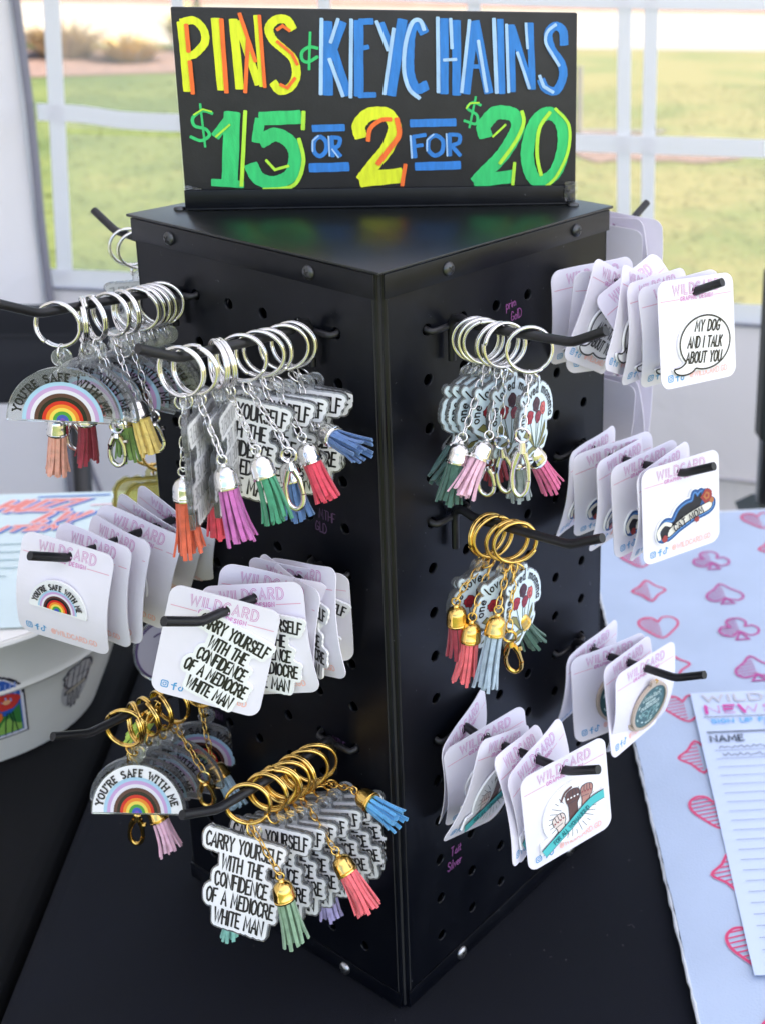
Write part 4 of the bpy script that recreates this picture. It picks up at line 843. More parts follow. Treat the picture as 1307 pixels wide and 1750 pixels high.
for k in range(9):
    y = .030 - .0125 * k; x0 = -.02 + rg.uniform(-.005, .01) - .005 * k; q.stroke([(x0, y), (x0 + rg.uniform(.05, .085), y)], .0012, zt, 3)
for k in range(14): q.disc((-.075 + rg.uniform(-.025, .025), .062 + rg.uniform(-.014, .014)), rg.uniform(.003, .006), zt + .0001 * k / 14, rg.choice((4, 5, 6, 6)), 9, wob=.3, seed=k)
for a, b in (((-.055, -.005), (-.035, .004)), ((-.05, -.03), (-.028, -.02)), ((-.062, -.055), (-.03, -.06)), ((-.065, -.07), (-.045, -.05))): q.stroke(smooth([a, ((a[0] + b[0]) / 2, a[1] + .006), b], 4), .0022, zt, 0 if a[1] > -.01 else 6)
q.stroke([(-.03, .040), (-.075, -.03)], .0008, zt, 3); q.stroke([(-.045, .042), (-.09, -.03)], .0008, zt, 3)
obj('lettering', q.mesh('lettering', [coral_m, cobalt, pale_o, mat('grey green rule', (.28, .40, .42), .6), mat('flower yellow', (.72, .5, .12), .6), mat('flower plum', (.3, .08, .25), .6), mat('flower leaf', (.12, .28, .24), .6)]), fl)

# ================================================================== the display tower
W, H = .1812, .4185
s2 = math.sqrt(.5)
Ld = Vector((-s2, s2, 0)); Rd = Vector((s2, s2, 0)); nL = -Rd; nR = -Ld; ZZ = Vector((0, 0, 1))
PITCH = .0254; ROW0 = .3833
Lc = Ld * W; Rc = Rd * W
#        base point, direction along the face, outward normal, first hole column
FACES = {'L': (Vector(), Ld, nL, .0294), 'R': (Vector(), Rd, nR, .0302), 'BL': (Lc, Rd, Ld, .0294), 'BR': (Rc, Ld, Rd, .0302)}
tower = thing('display_tower', 'square black pegboard tower standing on one corner towards the viewer', 'display stand')
def face_pt(f, s, o, z): b, d, n, h = FACES[f]; return b + d * s + n * o + ZZ * z
def panel(f):
    b, d, n, h0 = FACES[f]; q = MB(); hr = .00315; N = 16; hp = PITCH / 2
    flipf = (d.cross(ZZ)).dot(n) < 0
    def A(vs, fs, mi=0): q.add([b + d * s + n * o + ZZ * z for s, o, z in vs], [f_[::-1] if flipf else f_ for f_ in fs], mi)
    s0, s1 = h0 - hp, h0 + 5 * PITCH + hp; zt, zb = ROW0 + hp, ROW0 - 14 * PITCH - hp; e0, e1 = .0046, W - .0046
    for a, c, z0, z1 in ((e0, s0, 0, H - .0012), (s1, e1, 0, H - .0012), (s0, s1, zt, H - .0012), (s0, s1, 0, zb)):
        A([(a, 0, z0), (c, 0, z0), (c, 0, z1), (a, 0, z1)], [(0, 1, 2, 3)])
    for i in range(6):
        for j in range(15):
            cs, cz = h0 + PITCH * i, ROW0 - PITCH * j; vs = []
            for k in range(N):
                a = 2 * math.pi * k / N + math.pi / N * 0; ca, sa = math.cos(a), math.sin(a); m = hp / max(abs(ca), abs(sa)); vs.append((cs + ca * m, 0, cz + sa * m))
            for k in range(N): a = 2 * math.pi * k / N; vs.append((cs + hr * math.cos(a), 0, cz + hr * math.sin(a)))
            for k in range(N): a = 2 * math.pi * k / N; vs.append((cs + (hr - .0003) * math.cos(a), -.0004, cz + (hr - .0003) * math.sin(a)))
            for k in range(N): a = 2 * math.pi * k / N; vs.append((cs + (hr - .0003) * math.cos(a), -.0016, cz + (hr - .0003) * math.sin(a)))
            A(vs, [(r_ * N + k, r_ * N + (k + 1) % N, (r_ + 1) * N + (k + 1) % N, (r_ + 1) * N + k) for r_ in range(3) for k in range(N)])
    for sg, e in ((1, e0), (-1, e1)):       # rolled edges that meet in a groove at the corner
        pr = [(e, 0), (e - sg * .0010, -.0003), (e - sg * .0018, -.0010), (e - sg * .0021, -.0022), (e - sg * .0021, -.008)]
        for (a, o1), (c, o2) in zip(pr[:-1], pr[1:]): A([(a, o1, 0), (c, o2, 0), (c, o2, H - .0012), (a, o1, H - .0012)], [(3, 2, 1, 0) if sg > 0 else (0, 1, 2, 3)])
    return obj('panel', q.mesh('panel', powder, True, R(30)), tower)
PANELS = {f: panel(f) for f in FACES}
for k, (x, y) in enumerate(((0, .0066), (-.1281 + .0066, .1281), (.1281 - .0066, .1281), (0, .2562 - .0066))):
    q = MB(); q.box((x - .0035, y - .0035, .001), (x + .0035, y + .0035, H - .002)); obj('corner_post', q.mesh('corner_post', pitmat), tower)
SQ = Matrix((Rd, Ld, ZZ)).transposed().to_4x4()
q = MB(); q.bevbox((-.0010, -.0010, H - .0016), (W + .0010, W + .0010, H), .0006); obj('top_plate', q.mesh('top_plate', gloss_top, True, R(25)), tower, SQ)
q = MB(); q.box((.004, .004, .001), (W - .004, W - .004, .004)); obj('base_plate', q.mesh('base_plate', pitmat), tower, SQ)
def screw_mesh():
    q = MB(); q.lathe([(.0037, 0), (.0037, .0004), (.0033, .0012), (.0021, .0019), (.0006, .0021)], 18)
    return q
def add_screw(f, s, z, m, parent):
    b, d, n, h = FACES[f]; X = d if (d.cross(ZZ)).dot(n) > 0 else -d
    q = screw_mesh(); me = q.mesh('screw', m, True, R(35)); M = Matrix((X, ZZ, n)).transposed().to_4x4(); M.translation = b + d * s + n * .00105 + ZZ * z
    o = obj('screw', me, parent, M @ Matrix.Rotation(random.uniform(0, 1.5), 4, 'Z')); q = MB()
    q.box((-.0019, -.00032, .0015), (.0019, .00032, .00217)); q.box((-.00032, -.0019, .0014), (.00032, .0019, .00216)); obj('cross_slot', q.mesh('cross_slot', pitmat), o)
for f in FACES:
    b, d, n, h = FACES[f]
    X = d if (d.cross(ZZ)).dot(n) > 0 else -d; M = Matrix((d, n, ZZ)).transposed().to_4x4(); M.translation = b
    for z0, z1, nm in ((H - .0135, H - .0017, 'cap_lip'), (.0003, .0105, 'base_lip')):
        q = MB(); q.bevbox((.0026, .0001, z0), (W - .0026, .00105, z1), .0003); lip = obj(nm, q.mesh(nm, powder, True, R(30)), tower, M)
    for s in (.0445, .147):
        add_screw(f, s, .4107, blackscrew, tower); add_screw(f, s, .0048, chrome_worn, tower)
# handwritten price notes in paint pen
pen = mat('pink paint pen', (.20, .055, .19), .6); pen2 = mat('faded plum paint pen', (.085, .04, .10), .6)
def note(f, s, z, lines, m, h, slant=0):
    b, d, n, h0 = FACES[f]; X = d if (d.cross(ZZ)).dot(n) < 0 else -d      # reading direction as seen from outside
    X = d if f == 'R' else -d
    q = MB(); y = 0
    for k, l in enumerate(lines):
        st, wd = text(l, h, .14, xs=.9)
        for l_ in at(st, .001 * k * slant, y, R(slant), jit=h * .08, seed=k + 3): q.stroke(l_, h * .11, 0)
        y -= h * 1.45
    M = Matrix((X, ZZ, n)).transposed().to_4x4(); M.translation = b + d * s + n * .0003 + ZZ * z
    obj('handwritten_note', q.mesh('handwritten_note', m), tower, M)
note('R', .0885, .3795, ['prim', 'GolD'], pen, .0050, 4); note('R', .0385, .0745, ['Tait', 'Silver'], pen, .0056, -3)
note('L', .047, .283, ['MTHF', 'GLD'], pen2, .0052, -3); note('L', .145, .128, ['HRN'], pen2, .005, -4); note('L', .046, .152, ['MTHF'], pen2, .0045, -5)

# ---- peg hooks --------------------------------------------------------------
def hook_mesh():
    q = MB(); r_ = .0023
    rod = [(0, .0040, -.018), (0, .0040, -.004), (0, .0043, .0010), (0, .0060, .0040), (0, .0095, .0046), (0, .016, .0030), (0, .024, .0028)] + [(0, .024 + .049 * k / 4, .0028 + .0033 * k / 4) for k in (1, 2, 3)] + [(0, .0745, .0062), (0, .0775, .0069), (0, .0802, .0081), (0, .0955, .0156)]
    q.tube(rod, [.0019] * 3 + [.0022] * 2 + [r_] * (len(rod) - 5), 14)
    hp = PITCH / 2
    q.tube([(-hp, -.006, .0035), (-hp, -.0035, .0010), (-hp, .0005, -.0003), (-hp + .001, .0024, -.0006), (-hp + .003, .0028, -.0006), (hp - .003, .0028, -.0006), (hp - .001, .0024, -.0006), (hp, .0005, -.0003), (hp, -.0035, .0010), (hp, -.006, .0035)], .0017, 10)
    return q.mesh('peg_hook', wire, True, R(50))
HOOKME = hook_mesh()
HOOKS = {}
def add_hook(key, f, s, row, label):
    b, d, n, h0 = FACES[f]; X = d if d.cross(n).dot(ZZ) > 0 else -d
    M = Matrix((X, n, ZZ)).transposed().to_4x4(); M.translation = b + d * s + ZZ * (ROW0 - PITCH * row)
    tag(obj('peg_hook', HOOKME, None, M), label, 'hook', 'peg hooks of the tower'); HOOKS[key] = (M.translation.copy(), n)
ROWW = {0: 'top', 4: 'second', 5: 'middle', 9: 'lowest'}
for key, f, c, row, lab in (
    ('A', 'L', 4.5, 0, 'black peg hook of the clear silver-ringed rainbow keychains, top left'),
    ('B', 'L', .5, 0, 'black peg hook of the silver-ringed lettering keychains with orange and magenta tassels'),
    ('C', 'L', 4.5, 5, 'black peg hook through the rainbow pin cards on the left'),
    ('D', 'L', .5, 5, 'black peg hook through the cards with lettering pins, left face'),
    ('E', 'L', 4.5, 9, 'black peg hook of the gold-ringed rainbow keychains, lower left'),
    ('F', 'L', .5, 9, 'black peg hook of the gold-ringed lettering keychains at the bottom'),
    ('G', 'R', .5, 0, 'black peg hook of the silver-ringed bouquet keychains'),
    ('H', 'R', 4.5, 0, 'black peg hook through the speech bubble pin cards'),
    ('I', 'R', .5, 4, 'black peg hook of the gold-ringed bouquet keychains'),
    ('J', 'R', 4.5, 4, 'black peg hook through the cat pin cards'),
    ('K', 'R', 4.5, 9, 'black peg hook through the green oval pin cards'),
    ('L', 'R', .5, 9, 'black peg hook through the raised-fists pin cards')):
    b, d, n, h0 = FACES[f]; add_hook(key, f, h0 + PITCH * c, row, lab)
add_hook('X', 'BL', .0421, 0, 'black peg hook rising behind the tower at upper left, with one silver ring')
add_hook('Y', 'BL', .0421, 5, 'black peg hook behind the left edge, holding the yellow charm')
add_hook('V', 'BL', .0421, 9, 'black peg hook behind the left edge, holding the mauve oval charm')
add_hook('P', 'BR', .0387, 0, 'black peg hook rising behind the tower at upper right')
add_hook('Q', 'BR', .0387, 4, 'black peg hook behind the right edge, below the speech bubble cards')
def rod_dz(t):
    if t < .024: return .003
    if t < .073: return .0028 + .0033 * (t - .024) / .049
    if t < .0802: return .0061 + .002 * (t - .073) / .0072
    return .0081 + .0075 * (t - .0802) / .0153
def hookpt(k, t): o, n = HOOKS[k]; return o + n * t + ZZ * rod_dz(t)
def frame(k, yaw, pit, rol):
    n = HOOKS[k][1]; N = Vector((n.x * math.cos(yaw) - n.y * math.sin(yaw), n.x * math.sin(yaw) + n.y * math.cos(yaw), 0)); X = ZZ.cross(N); Y = ZZ.copy()
    N2 = N * math.cos(pit) + Y * math.sin(pit); Y2 = Y * math.cos(pit) - N * math.sin(pit)
    return X * math.cos(rol) + Y2 * math.sin(rol), Y2 * math.cos(rol) - X * math.sin(rol), N2
def mtx(X, Y, N, o): M = Matrix((X, Y, N)).transposed().to_4x4(); M.translation = o; return M

# ---- price sign ---------------------------------------------------------------
sg_ = thing('price_sign', 'hand-lettered black price sign standing on top of the tower', 'sign', (0, .1341, H))
board_m = mat('black sign board', (.016, .016, .018), rough=.62, vary=.25, vscale=60, bump=.12, bscale=700)
q = MB(); q.bevbox((-.1000, 0, .0008), (.1086, .0045, .1057), .0007); obj('board', q.mesh('board', board_m, True, R(30)), sg_)
q = MB(); q.bevbox((-.1002, -.0022, .0004), (.1075, -.0004, .0112), .0005); q.bevbox((-.1002, -.0128 + .0104, .0002), (.1075, .012, .0014), .0004); obj('base_channel', q.mesh('base_channel', powder, True, R(30)), sg_)
for x in (-.1035, .1068):
    q = MB(); q.lathe([(.0034, 0), (.0034, .0006), (.0028, .0015), (.0012, .0018)], 16); obj('mounting_screw', q.mesh('mounting_screw', blackscrew, True, R(35)), sg_, loc=(x, -.0040 if x > 0 else .002, .0002))
q = MB(); rg = random.Random(2); V = []
for j in range(6):
    for i in range(5): V.append((.1020 + .0072 * i / 4 + rg.uniform(-.0004, .0004), -.0026 - rg.random() * .0011, .0022 + .0115 * j / 5))
q.add(V, [(j * 5 + i, j * 5 + i + 1, (j + 1) * 5 + i + 1, (j + 1) * 5 + i) for j in range(5) for i in range(4)]); obj('tape', q.mesh('tape', tape), sg_)
q = MB(); V = []
for j in range(5):
    for i in range(5): V.append((-.1003 + .009 * i / 4, -.0004 - rg.random() * .0007, .0105 + .0035 * j / 4 * (1 - i / 7)))
q.add(V, [(j * 5 + i, j * 5 + i + 1, (j + 1) * 5 + i + 1, (j + 1) * 5 + i) for j in range(4) for i in range(4)]); obj('tape', q.mesh('tape', tape), sg_)
def paint(n, c):
    m = mat(n, c, rough=.5, vary=.13, vscale=70, bump=.2, bscale=600, detail=6); t = m.node_tree
    mp = t.nodes.new('ShaderNodeMapping'); mp.inputs['Scale'].default_value = (6, 1.1, 1); mp.inputs['Rotation'].default_value = (0, 0, .25)
    tc = [x for x in t.nodes if x.type == 'TEX_COORD'][0]; t.links.new(tc.outputs['Object'], mp.inputs['Vector'])
    for x in t.nodes:
        if x.type == 'TEX_NOISE': t.links.new(mp.outputs[0], x.inputs['Vector'])
    return m
PC = {'Y': paint('yellow paint marker', (.72, .80, .02)), 'O': paint('orange paint marker', (.90, .16, .025)), 'G': paint('green paint marker', (.03, .55, .16)),
      'L': paint('lime paint marker', (.45, .80, .05)), 'B': paint('blue paint marker', (.025, .20, .62)), 'W': paint('pale blue paint marker', (.38, .58, .85))}
SM = Matrix(((1, 0, 0, 0), (0, 0, -1, 0), (0, 1, 0, 0), (0, 0, 0, 1)))      # art x,y -> sign x,z ; art z -> towards the viewer
def wobble(pts, wd, seed):
    rg = random.Random(seed); P = smooth(pts, 9) if len(pts) > 3 else None
    if P is None:
        P = []
        for a, b in zip(pts[:-1], pts[1:]): P += [(a[0] + (b[0] - a[0]) * k / 6, a[1] + (b[1] - a[1]) * k / 6) for k in range(6)]
        P.append(pts[-1])
    a, b = rg.uniform(0, 6), rg.uniform(.25, .6)
    return [(x + .022 * wd * math.sin(a + b * i), y + .022 * wd * math.cos(2 * a + b * i)) for i, (x, y) in enumerate(P)]
for li, (nm, strokes) in enumerate(SIGN):
    names = {'ampersand': 'ampersand', 'dollar': 'dollar_sign', 'bar': 'painted_bar'}
    base = [s_ for s_ in strokes if s_[0] in 'YBG']; hi = [s_ for s_ in strokes if s_[0] not in 'YBG']
    def build(L, z, nm2, par):
        q = MB(); ms = sorted({s_[0] for s_ in L})
        for k, (c, wd, pts) in enumerate(L):
            P = wobble(pts, wd, li * 10 + k); e = min(1.1, wd * .42) * .001    # flat-ended marker strokes
            q.stroke([(x / 1000, y / 1000) for x, y in P], wd / 1000, z + .00004 * k, ms.index(c), cap=True, jit=.035, capk=.16 if wd > 3.2 else .5, seed=li + k)
        return obj(nm2, q.mesh(nm2, [PC[c] for c in ms]), par, SM if par is sg_ else None)
    o = build(base, .00035, names.get(nm, 'letter' if nm.isalpha() else 'numeral'), sg_)
    if hi: build(hi, .00075, 'highlight_stroke', o)

# ================================================================== hardware of the keychains
RR, RWr = .0108, .00085
def ring_mesh(m):
    q = MB(); n = 44; turns = 2; P = []
    for i in range(n * turns + 1):
        a = 2 * math.pi * i / n + .6; k = i / (n * turns); P.append((RR * math.cos(a), RR * math.sin(a), (k - .5) * .0022 + .0004 * math.sin(2 * a)))
    q.tube(P, RWr, 7); return q.mesh('split_ring', m, True)
def link(q, c, X, Y, Zv, a, b, r_, n=14):
    """one oval chain link: long axis Y, short axis X"""
    q.tube([c + X * (a * math.cos(2 * math.pi * i / n)) + Y * (b * math.sin(2 * math.pi * i / n)) for i in range(n)], r_, 6, closed=True)
RINGME = {m: ring_mesh(mm) for m, mm in (('s', silver), ('g', gold))}
def jump_mesh(m):
    q = MB(); n = 20; q.tube([(.0036 * math.cos(2 * math.pi * i / n), .0036 * math.sin(2 * math.pi * i / n), 0) for i in range(n)], .00055, 6, closed=True); return q.mesh('jump_ring', m, True)
JUMPME = {m: jump_mesh(mm) for m, mm in (('s', silver), ('g', gold))}
def chain(root, o, a, b, m):
    """links from a to b"""
    d = b - a; L = d.length; n = max(2, int(L / .0046)); D = d.normalized(); X = D.cross(Vector((.3, .9, .1))).normalized(); Y = D.cross(X); q = MB()
    rg = random.Random(int(L * 1e6))
    for i in range(n):
        c = a - o + D * (L * (i + .5) / n) + X * rg.uniform(-.0004, .0004); ang = (i % 2) * 1.57 + rg.uniform(-.3, .3); xx = X * math.cos(ang) + Y * math.sin(ang)
        link(q, c, xx, D, None, .0015, L / n * .5 + .0009, .00036, 12)
    ob = obj('chain', q.mesh('chain', m, True), root); return ob
def axis_frame(d, seed=0):
    """local -Y runs along d"""
    Y = -d.normalized(); X = Y.cross(Vector((-.28, -.95, .1))).normalized(); N = X.cross(Y); return X, Y, N
def tassel(root, o, top, tip, colr, m, seed):
    rg = random.Random(seed); d = tip - top; L = max(.030, min(.040, d.length)); d.normalize(); top = tip - d * L
    X, Y, N = axis_frame(d); M = mtx(X, Y, N, top - o)
    q = MB(); T = Matrix(((1, 0, 0, 0), (0, 0, -1, 0), (0, 1, 0, 0), (0, 0, 0, 1))) @ Matrix.Scale(1, 4); T = Matrix.Rotation(R(90), 4, 'X')
    prof = [(.0008, -.0), (.0013, .0005), (.0014, .0012), (.0022, .0015), (.0037, .0025), (.0046, .0040), (.0050, .0060), (.0051, .0086), (.0053, .0090), (.0053, .0096), (.0049, .0099), (.0053, .0103), (.0052, .0110), (.0047, .0112)]
    q.lathe(prof, 16, T)
    cap = obj('tassel_cap', q.mesh('tassel_cap', m, True, R(40)), root, M)
    q = MB(); n = 14; q.tube([(.0021 * math.cos(2 * math.pi * i / n), .0017 + .0021 * math.sin(2 * math.pi * i / n), 0) for i in range(n)], .00045, 6, closed=True); obj('cap_loop', q.mesh('cap_loop', m, True), cap)
    q = MB(); sw = rg.uniform(-.25, .25)
    for k in range(18):
        a = 2 * math.pi * (k % 12) / 12 + rg.uniform(-.2, .2); rb = .0037 if k < 12 else .0016; re = rb * rg.uniform(1.1, 1.85); y0, y1 = -.0095, -(L - rg.uniform(0, .0030)); wv = rg.uniform(.0007, .0010)
        tx, tz_ = -math.sin(a), math.cos(a); P = []; bd, bd2 = rg.uniform(-.0006, .0006), rg.uniform(-.0006, .0006)
        for j in range(5):
            t = j / 4; r_ = rb + (re - rb) * t * t; y = y0 + (y1 - y0) * t; cx = r_ * math.cos(a) + sw * .004 * t * t + bd * math.sin(3.1 * t); cz = r_ * math.sin(a) + bd2 * math.sin(2.6 * t); P.append((cx, y, cz))
        vs = []; th2 = .00042
        for (cx, y, cz) in P:
            ox, oz = math.cos(a), math.sin(a)
            vs += [(cx - tx * wv + ox * th2, y, cz - tz_ * wv + oz * th2), (cx + tx * wv + ox * th2, y, cz + tz_ * wv + oz * th2), (cx + tx * wv - ox * th2, y, cz + tz_ * wv - oz * th2), (cx - tx * wv - ox * th2, y, cz - tz_ * wv - oz * th2)]
        fs = []
        for j in range(4):
            for e in range(4): fs.append((4 * j + e, 4 * j + (e + 1) % 4, 4 * j + 4 + (e + 1) % 4, 4 * j + 4 + e))
        fs += [(3, 2, 1, 0), (16, 17, 18, 19)]; q.add(vs, fs)
    obj('tassel_strands', q.mesh('tassel_strands', suede(colr)), root, M); return top
def clasp(root, o, top, tip, m):
    d = tip - top; L = max(.022, min(.034, d.length)); d.normalize(); top = tip - d * L; X, Y, N = axis_frame(d); M = mtx(X, Y, N, top - o); k = L / .030; q = MB()
    n = 16; q.tube([(.0034 * math.cos(2 * math.pi * i / n), -.0035 + .0034 * math.sin(2 * math.pi * i / n), 0) for i in range(n)], .0007, 6, closed=True)      # swivel eye
    q.tube([(0, -.0068, 0), (0, -.0105 * k, 0)], [.0015, .0022], 10)
    body = smooth([(-.0012, -.0100 * k), (-.0030, -.0150 * k), (-.0040, -.0210 * k), (-.0032, -.0268 * k), (0, -.0295 * k), (.0030, -.0270 * k), (.0038, -.0225 * k)], 4)
    q.tube([(x, y, 0) for x, y in body], [.0017] * 6 + [.0012] * (len(body) - 6), 8)
    q.tube([(.0012, -.0105 * k, 0), (.0030, -.0150 * k, 0), (.0039, -.0222 * k, 0)], [.0016, .0013, .0010], 8); q.tube([(.0026, -.0135 * k, 0), (.0052, -.0128 * k, 0)], [.0009, .0011], 6)
    obj('lobster_clasp', q.mesh('lobster_clasp', m, True, R(50)), root, M); return top

# ---- charm artwork ----------------------------------------------------------
TH = .0011     # half thickness of the acrylic
def charm_rainbow(white):
    cy = -.0315; RO = .0267
    f = lambda X, Y: np.minimum(np.maximum(np.hypot(X, Y - cy) - RO, (cy - .0006) - Y), np.hypot(X, Y) - .0046)
    q = MB(); o = contour(f, (-.029, -.035, .029, .006), .0007); q.slab([o, circle((0, .0004), .0019, 14)], -TH, TH, 0, 1); A = q
    p = MB(); z = TH + .00012
    if white: p.poly([arc((0, cy + .0003), .0258, 0, math.pi, 40)], z, 0)  # white band paints sky glare onto the clear acrylic
    p.poly([arc((0, cy + .0004), .0192, 0, math.pi, 40)], z + .00006, 1)
    r_ = .0192; st = (.0019, .0019, .0019, .0019, .0019, .0017, .0017, .0017, .0017, .0017, .0010)
    for k in range(11):
        p.poly([arc((0, cy + .0005), r_, 0, math.pi, 36)], z + .00012 + .00003 * k, 2 + k); r_ -= st[k]
    tx = on_arc("YOU'RE SAFE WITH ME", .0037, (0, cy), .0202, math.pi / 2, gap=.26, span=2.72, serif=.13)
    for l in tx: p.stroke(l, .00085, z + .0005, 13, cap=False)
    return A.mesh('charm', [charm_glass, charm_rim]), p.mesh('artwork', [white_print, RB[0]] + RB + [ink])
LINES = (('CARRY YOURSELF', .0415, 0), ('WITH THE', .0225, .001), ('CONFIDENCE', .0290, .001), ('OF A MEDIOCRE', .0370, .001), ('WHITE MAN', .0270, .001))
def carry_lines(x0, y0, sc=1.):
    out = []
    for k, (s_, wd, dx) in enumerate(LINES):
        t_, w_ = text(s_, .0070 * sc, .17, fit=wd * sc); out += at(t_, x0 + (dx * k - wd / 2) * sc, y0 - .0092 * sc * k, R(2), jit=.0003 * sc, seed=k + 1)
    return out
def charm_carry():
    tx = carry_lines(-.003, -.0125); bb = (-.034, -.064, .032, .010)
    fw = lambda X, Y: seg_field(tx, X, Y)
    wl = contour(fw, bb, .0007, .0023); q = MB()
    cl = contour(lambda X, Y: np.minimum(fw(X, Y) - .0031, np.hypot(X, Y) - .0044), bb, .0007); q.slab([cl, circle((0, 0), .0018, 14)], -TH, TH, 0, 1); A = q.mesh('charm', [charm_glass, charm_rim])
    p = MB(); p.poly([wl], TH + .0001, 0); p.poly([wl], -TH - .0001, 2, True)
    for l in tx: p.stroke(l, .00104, TH + .0003, 1)
    nb = len(p.f)
    for l in tx: p.stroke(l[::-1], .0008, -TH - .0003, 3)
    return A, p.mesh('artwork', [white_print, ink, back_print, grey_ink])
def charm_bouquet():
    c = (.001, -.0205); tx = on_arc('one loved momma', .0062, c, .0138, R(88), gap=.2, span=3.5)
    fl = [((.001, -.0128), .0034, .0036, 0), ((-.0062, -.0178), .0038, .0033, 1), ((.0028, -.0202), .0031, .0029, 2), ((.0082, -.0170), .0028, .0034, 3)]
    stems = [[(.001, -.017), (.0005, -.028), (-.0005, -.0385)], [(-.0055, -.022), (-.003, -.030), (-.0005, -.0385)], [(.0032, -.024), (.0015, -.031), (-.0005, -.0385)], [(.0080, -.021), (.0055, -.030), (.0, -.0385)]]
    leaves = [[(-.0135, -.0262), (-.0100, -.0238), (-.0055, -.0262), (-.0032, -.0318), (-.0012, -.0365), (-.0045, -.0330), (-.0080, -.0292), (-.0135, -.0262)],
              [(-.0130, -.0385), (-.0085, -.0350), (-.0030, -.0345), (.0010, -.0375), (-.0035, -.0372), (-.0080, -.0378), (-.0130, -.0385)],
              [(.0108, -.0245), (.0085, -.0275), (.0050, -.0330), (.0015, -.0372), (.0070, -.0335), (.0105, -.0290), (.0108, -.0245)],
              [(.0115, -.0330), (.0075, -.0345), (.0030, -.0375), (.0085, -.0370), (.0115, -.0330)], [(-.0080, -.0412), (-.0045, -.0390), (.0005, -.0388), (-.0035, -.0415), (-.0080, -.0412)]]
    al = tx + stems + leaves + [[f[0], (f[0][0] + .001, f[0][1])] for f in fl]
    bb = (-.026, -.050, .026, .010); fw = lambda X, Y: np.minimum(seg_field(tx + stems + leaves, X, Y), seg_field([[f[0], (f[0][0] + .001, f[0][1])] for f in fl], X, Y) - .003)
    wl = contour(fw, bb, .0007, .0024); q = MB(); cl = contour(lambda X, Y: np.minimum(fw(X, Y) - .0031, np.hypot(X, Y) - .0044), bb, .0007)
    q.slab([cl, circle((0, .0006), .0018, 14)], -TH, TH, 0, 1); A = q.mesh('charm', [charm_glass, charm_rim])
    p = MB(); z = TH + .0001; p.poly([wl], z, 12); p.poly([wl], -TH - .0001, 6, True)
    for l in stems: p.stroke(l, .0007, z + .0001, 5)
    for l in leaves:
        p.poly([l[:-1]], z + .00014, 4); p.stroke(l, .00038, z + .0002, 1)
    for k, (cc, rx, ry, mi) in enumerate(fl):
        p.disc(cc, rx * 1.1, z + .0002, 1, 22, ry=ry * 1.1, wob=.13, seed=k); p.disc(cc, rx, z + .00026, (7, 8, 9, 10)[mi], 22, ry=ry, wob=.13, seed=k)
        for j in range(4): p.stroke(arc(cc, rx * (.25 + .16 * j), j * 1.3, j * 1.3 + 2.6, 6, ry=ry * (.25 + .16 * j)), .00032, z + .0003, 1 if mi == 0 else 11)
    for l in tx: p.stroke(l, .00082, z + .0003, 1)
    return A, p.mesh('artwork', [white_print, ink, back_print, grey_ink, mat('olive leaf print', (.22, .21, .06), .3), mat('stem print', (.07, .11, .06), .3), back_print,
                                 mat('maroon flower print', (.07, .02, .03), .3), mat('deep red flower print', (.36, .02, .035), .3), mat('wine flower print', (.28, .03, .05), .3), mat('coral flower print', (.60, .13, .12), .3), mat('dark petal line', (.14, .01, .02), .3), mat('pale blue print', (.66, .78, .84), .25, coat=.3)])
def squeeze(ms, kx, ky):
    for me in ms:
        for v in me.vertices: v.co.x *= kx; v.co.y *= ky
    return ms
CH = {'A': charm_rainbow(False), 'E': charm_rainbow(False), 'E1': charm_rainbow(True), 'carry': charm_carry(), 'bouquet': squeeze(charm_bouquet(), .84, .93)}
DESC = {'A': ('rainbow keychain', 'clear silver-ringed rainbow keychain', 'rainbow keychains'), 'E': ('rainbow keychain', 'gold-ringed rainbow keychain', 'rainbow keychains'),
        'B': ('lettering keychain', 'silver-ringed lettering keychain', 'lettering keychains'), 'F': ('lettering keychain', 'gold-ringed lettering keychain', 'lettering keychains'),
        'G': ('bouquet keychain', 'silver-ringed bouquet keychain', 'flower bouquet keychains'), 'I': ('bouquet keychain', 'gold-ringed bouquet keychain', 'flower bouquet keychains')}
WHERE = {'A': 'top left hook', 'B': 'upper front hook', 'E': 'lower left hook', 'F': 'bottom hook', 'G': 'upper right-face hook', 'I': 'second right-face hook'}
ORD = ['frontmost', 'second', 'third', 'fourth', 'fifth', 'sixth', 'seventh', 'eighth', 'ninth', 'tenth']
TN_ = {'grass': 'leaf green', 'sky': 'pale blue', 'mist': 'grey-blue', 'stone': 'grey', 'blush': 'pale pink', 'forest': 'dark green', 'lime': 'lime', 'denim': 'denim blue', 'rose': 'rose pink', 'coral': 'coral', 'sage': 'sage green', 'red': 'bright red'}
cnt = {}
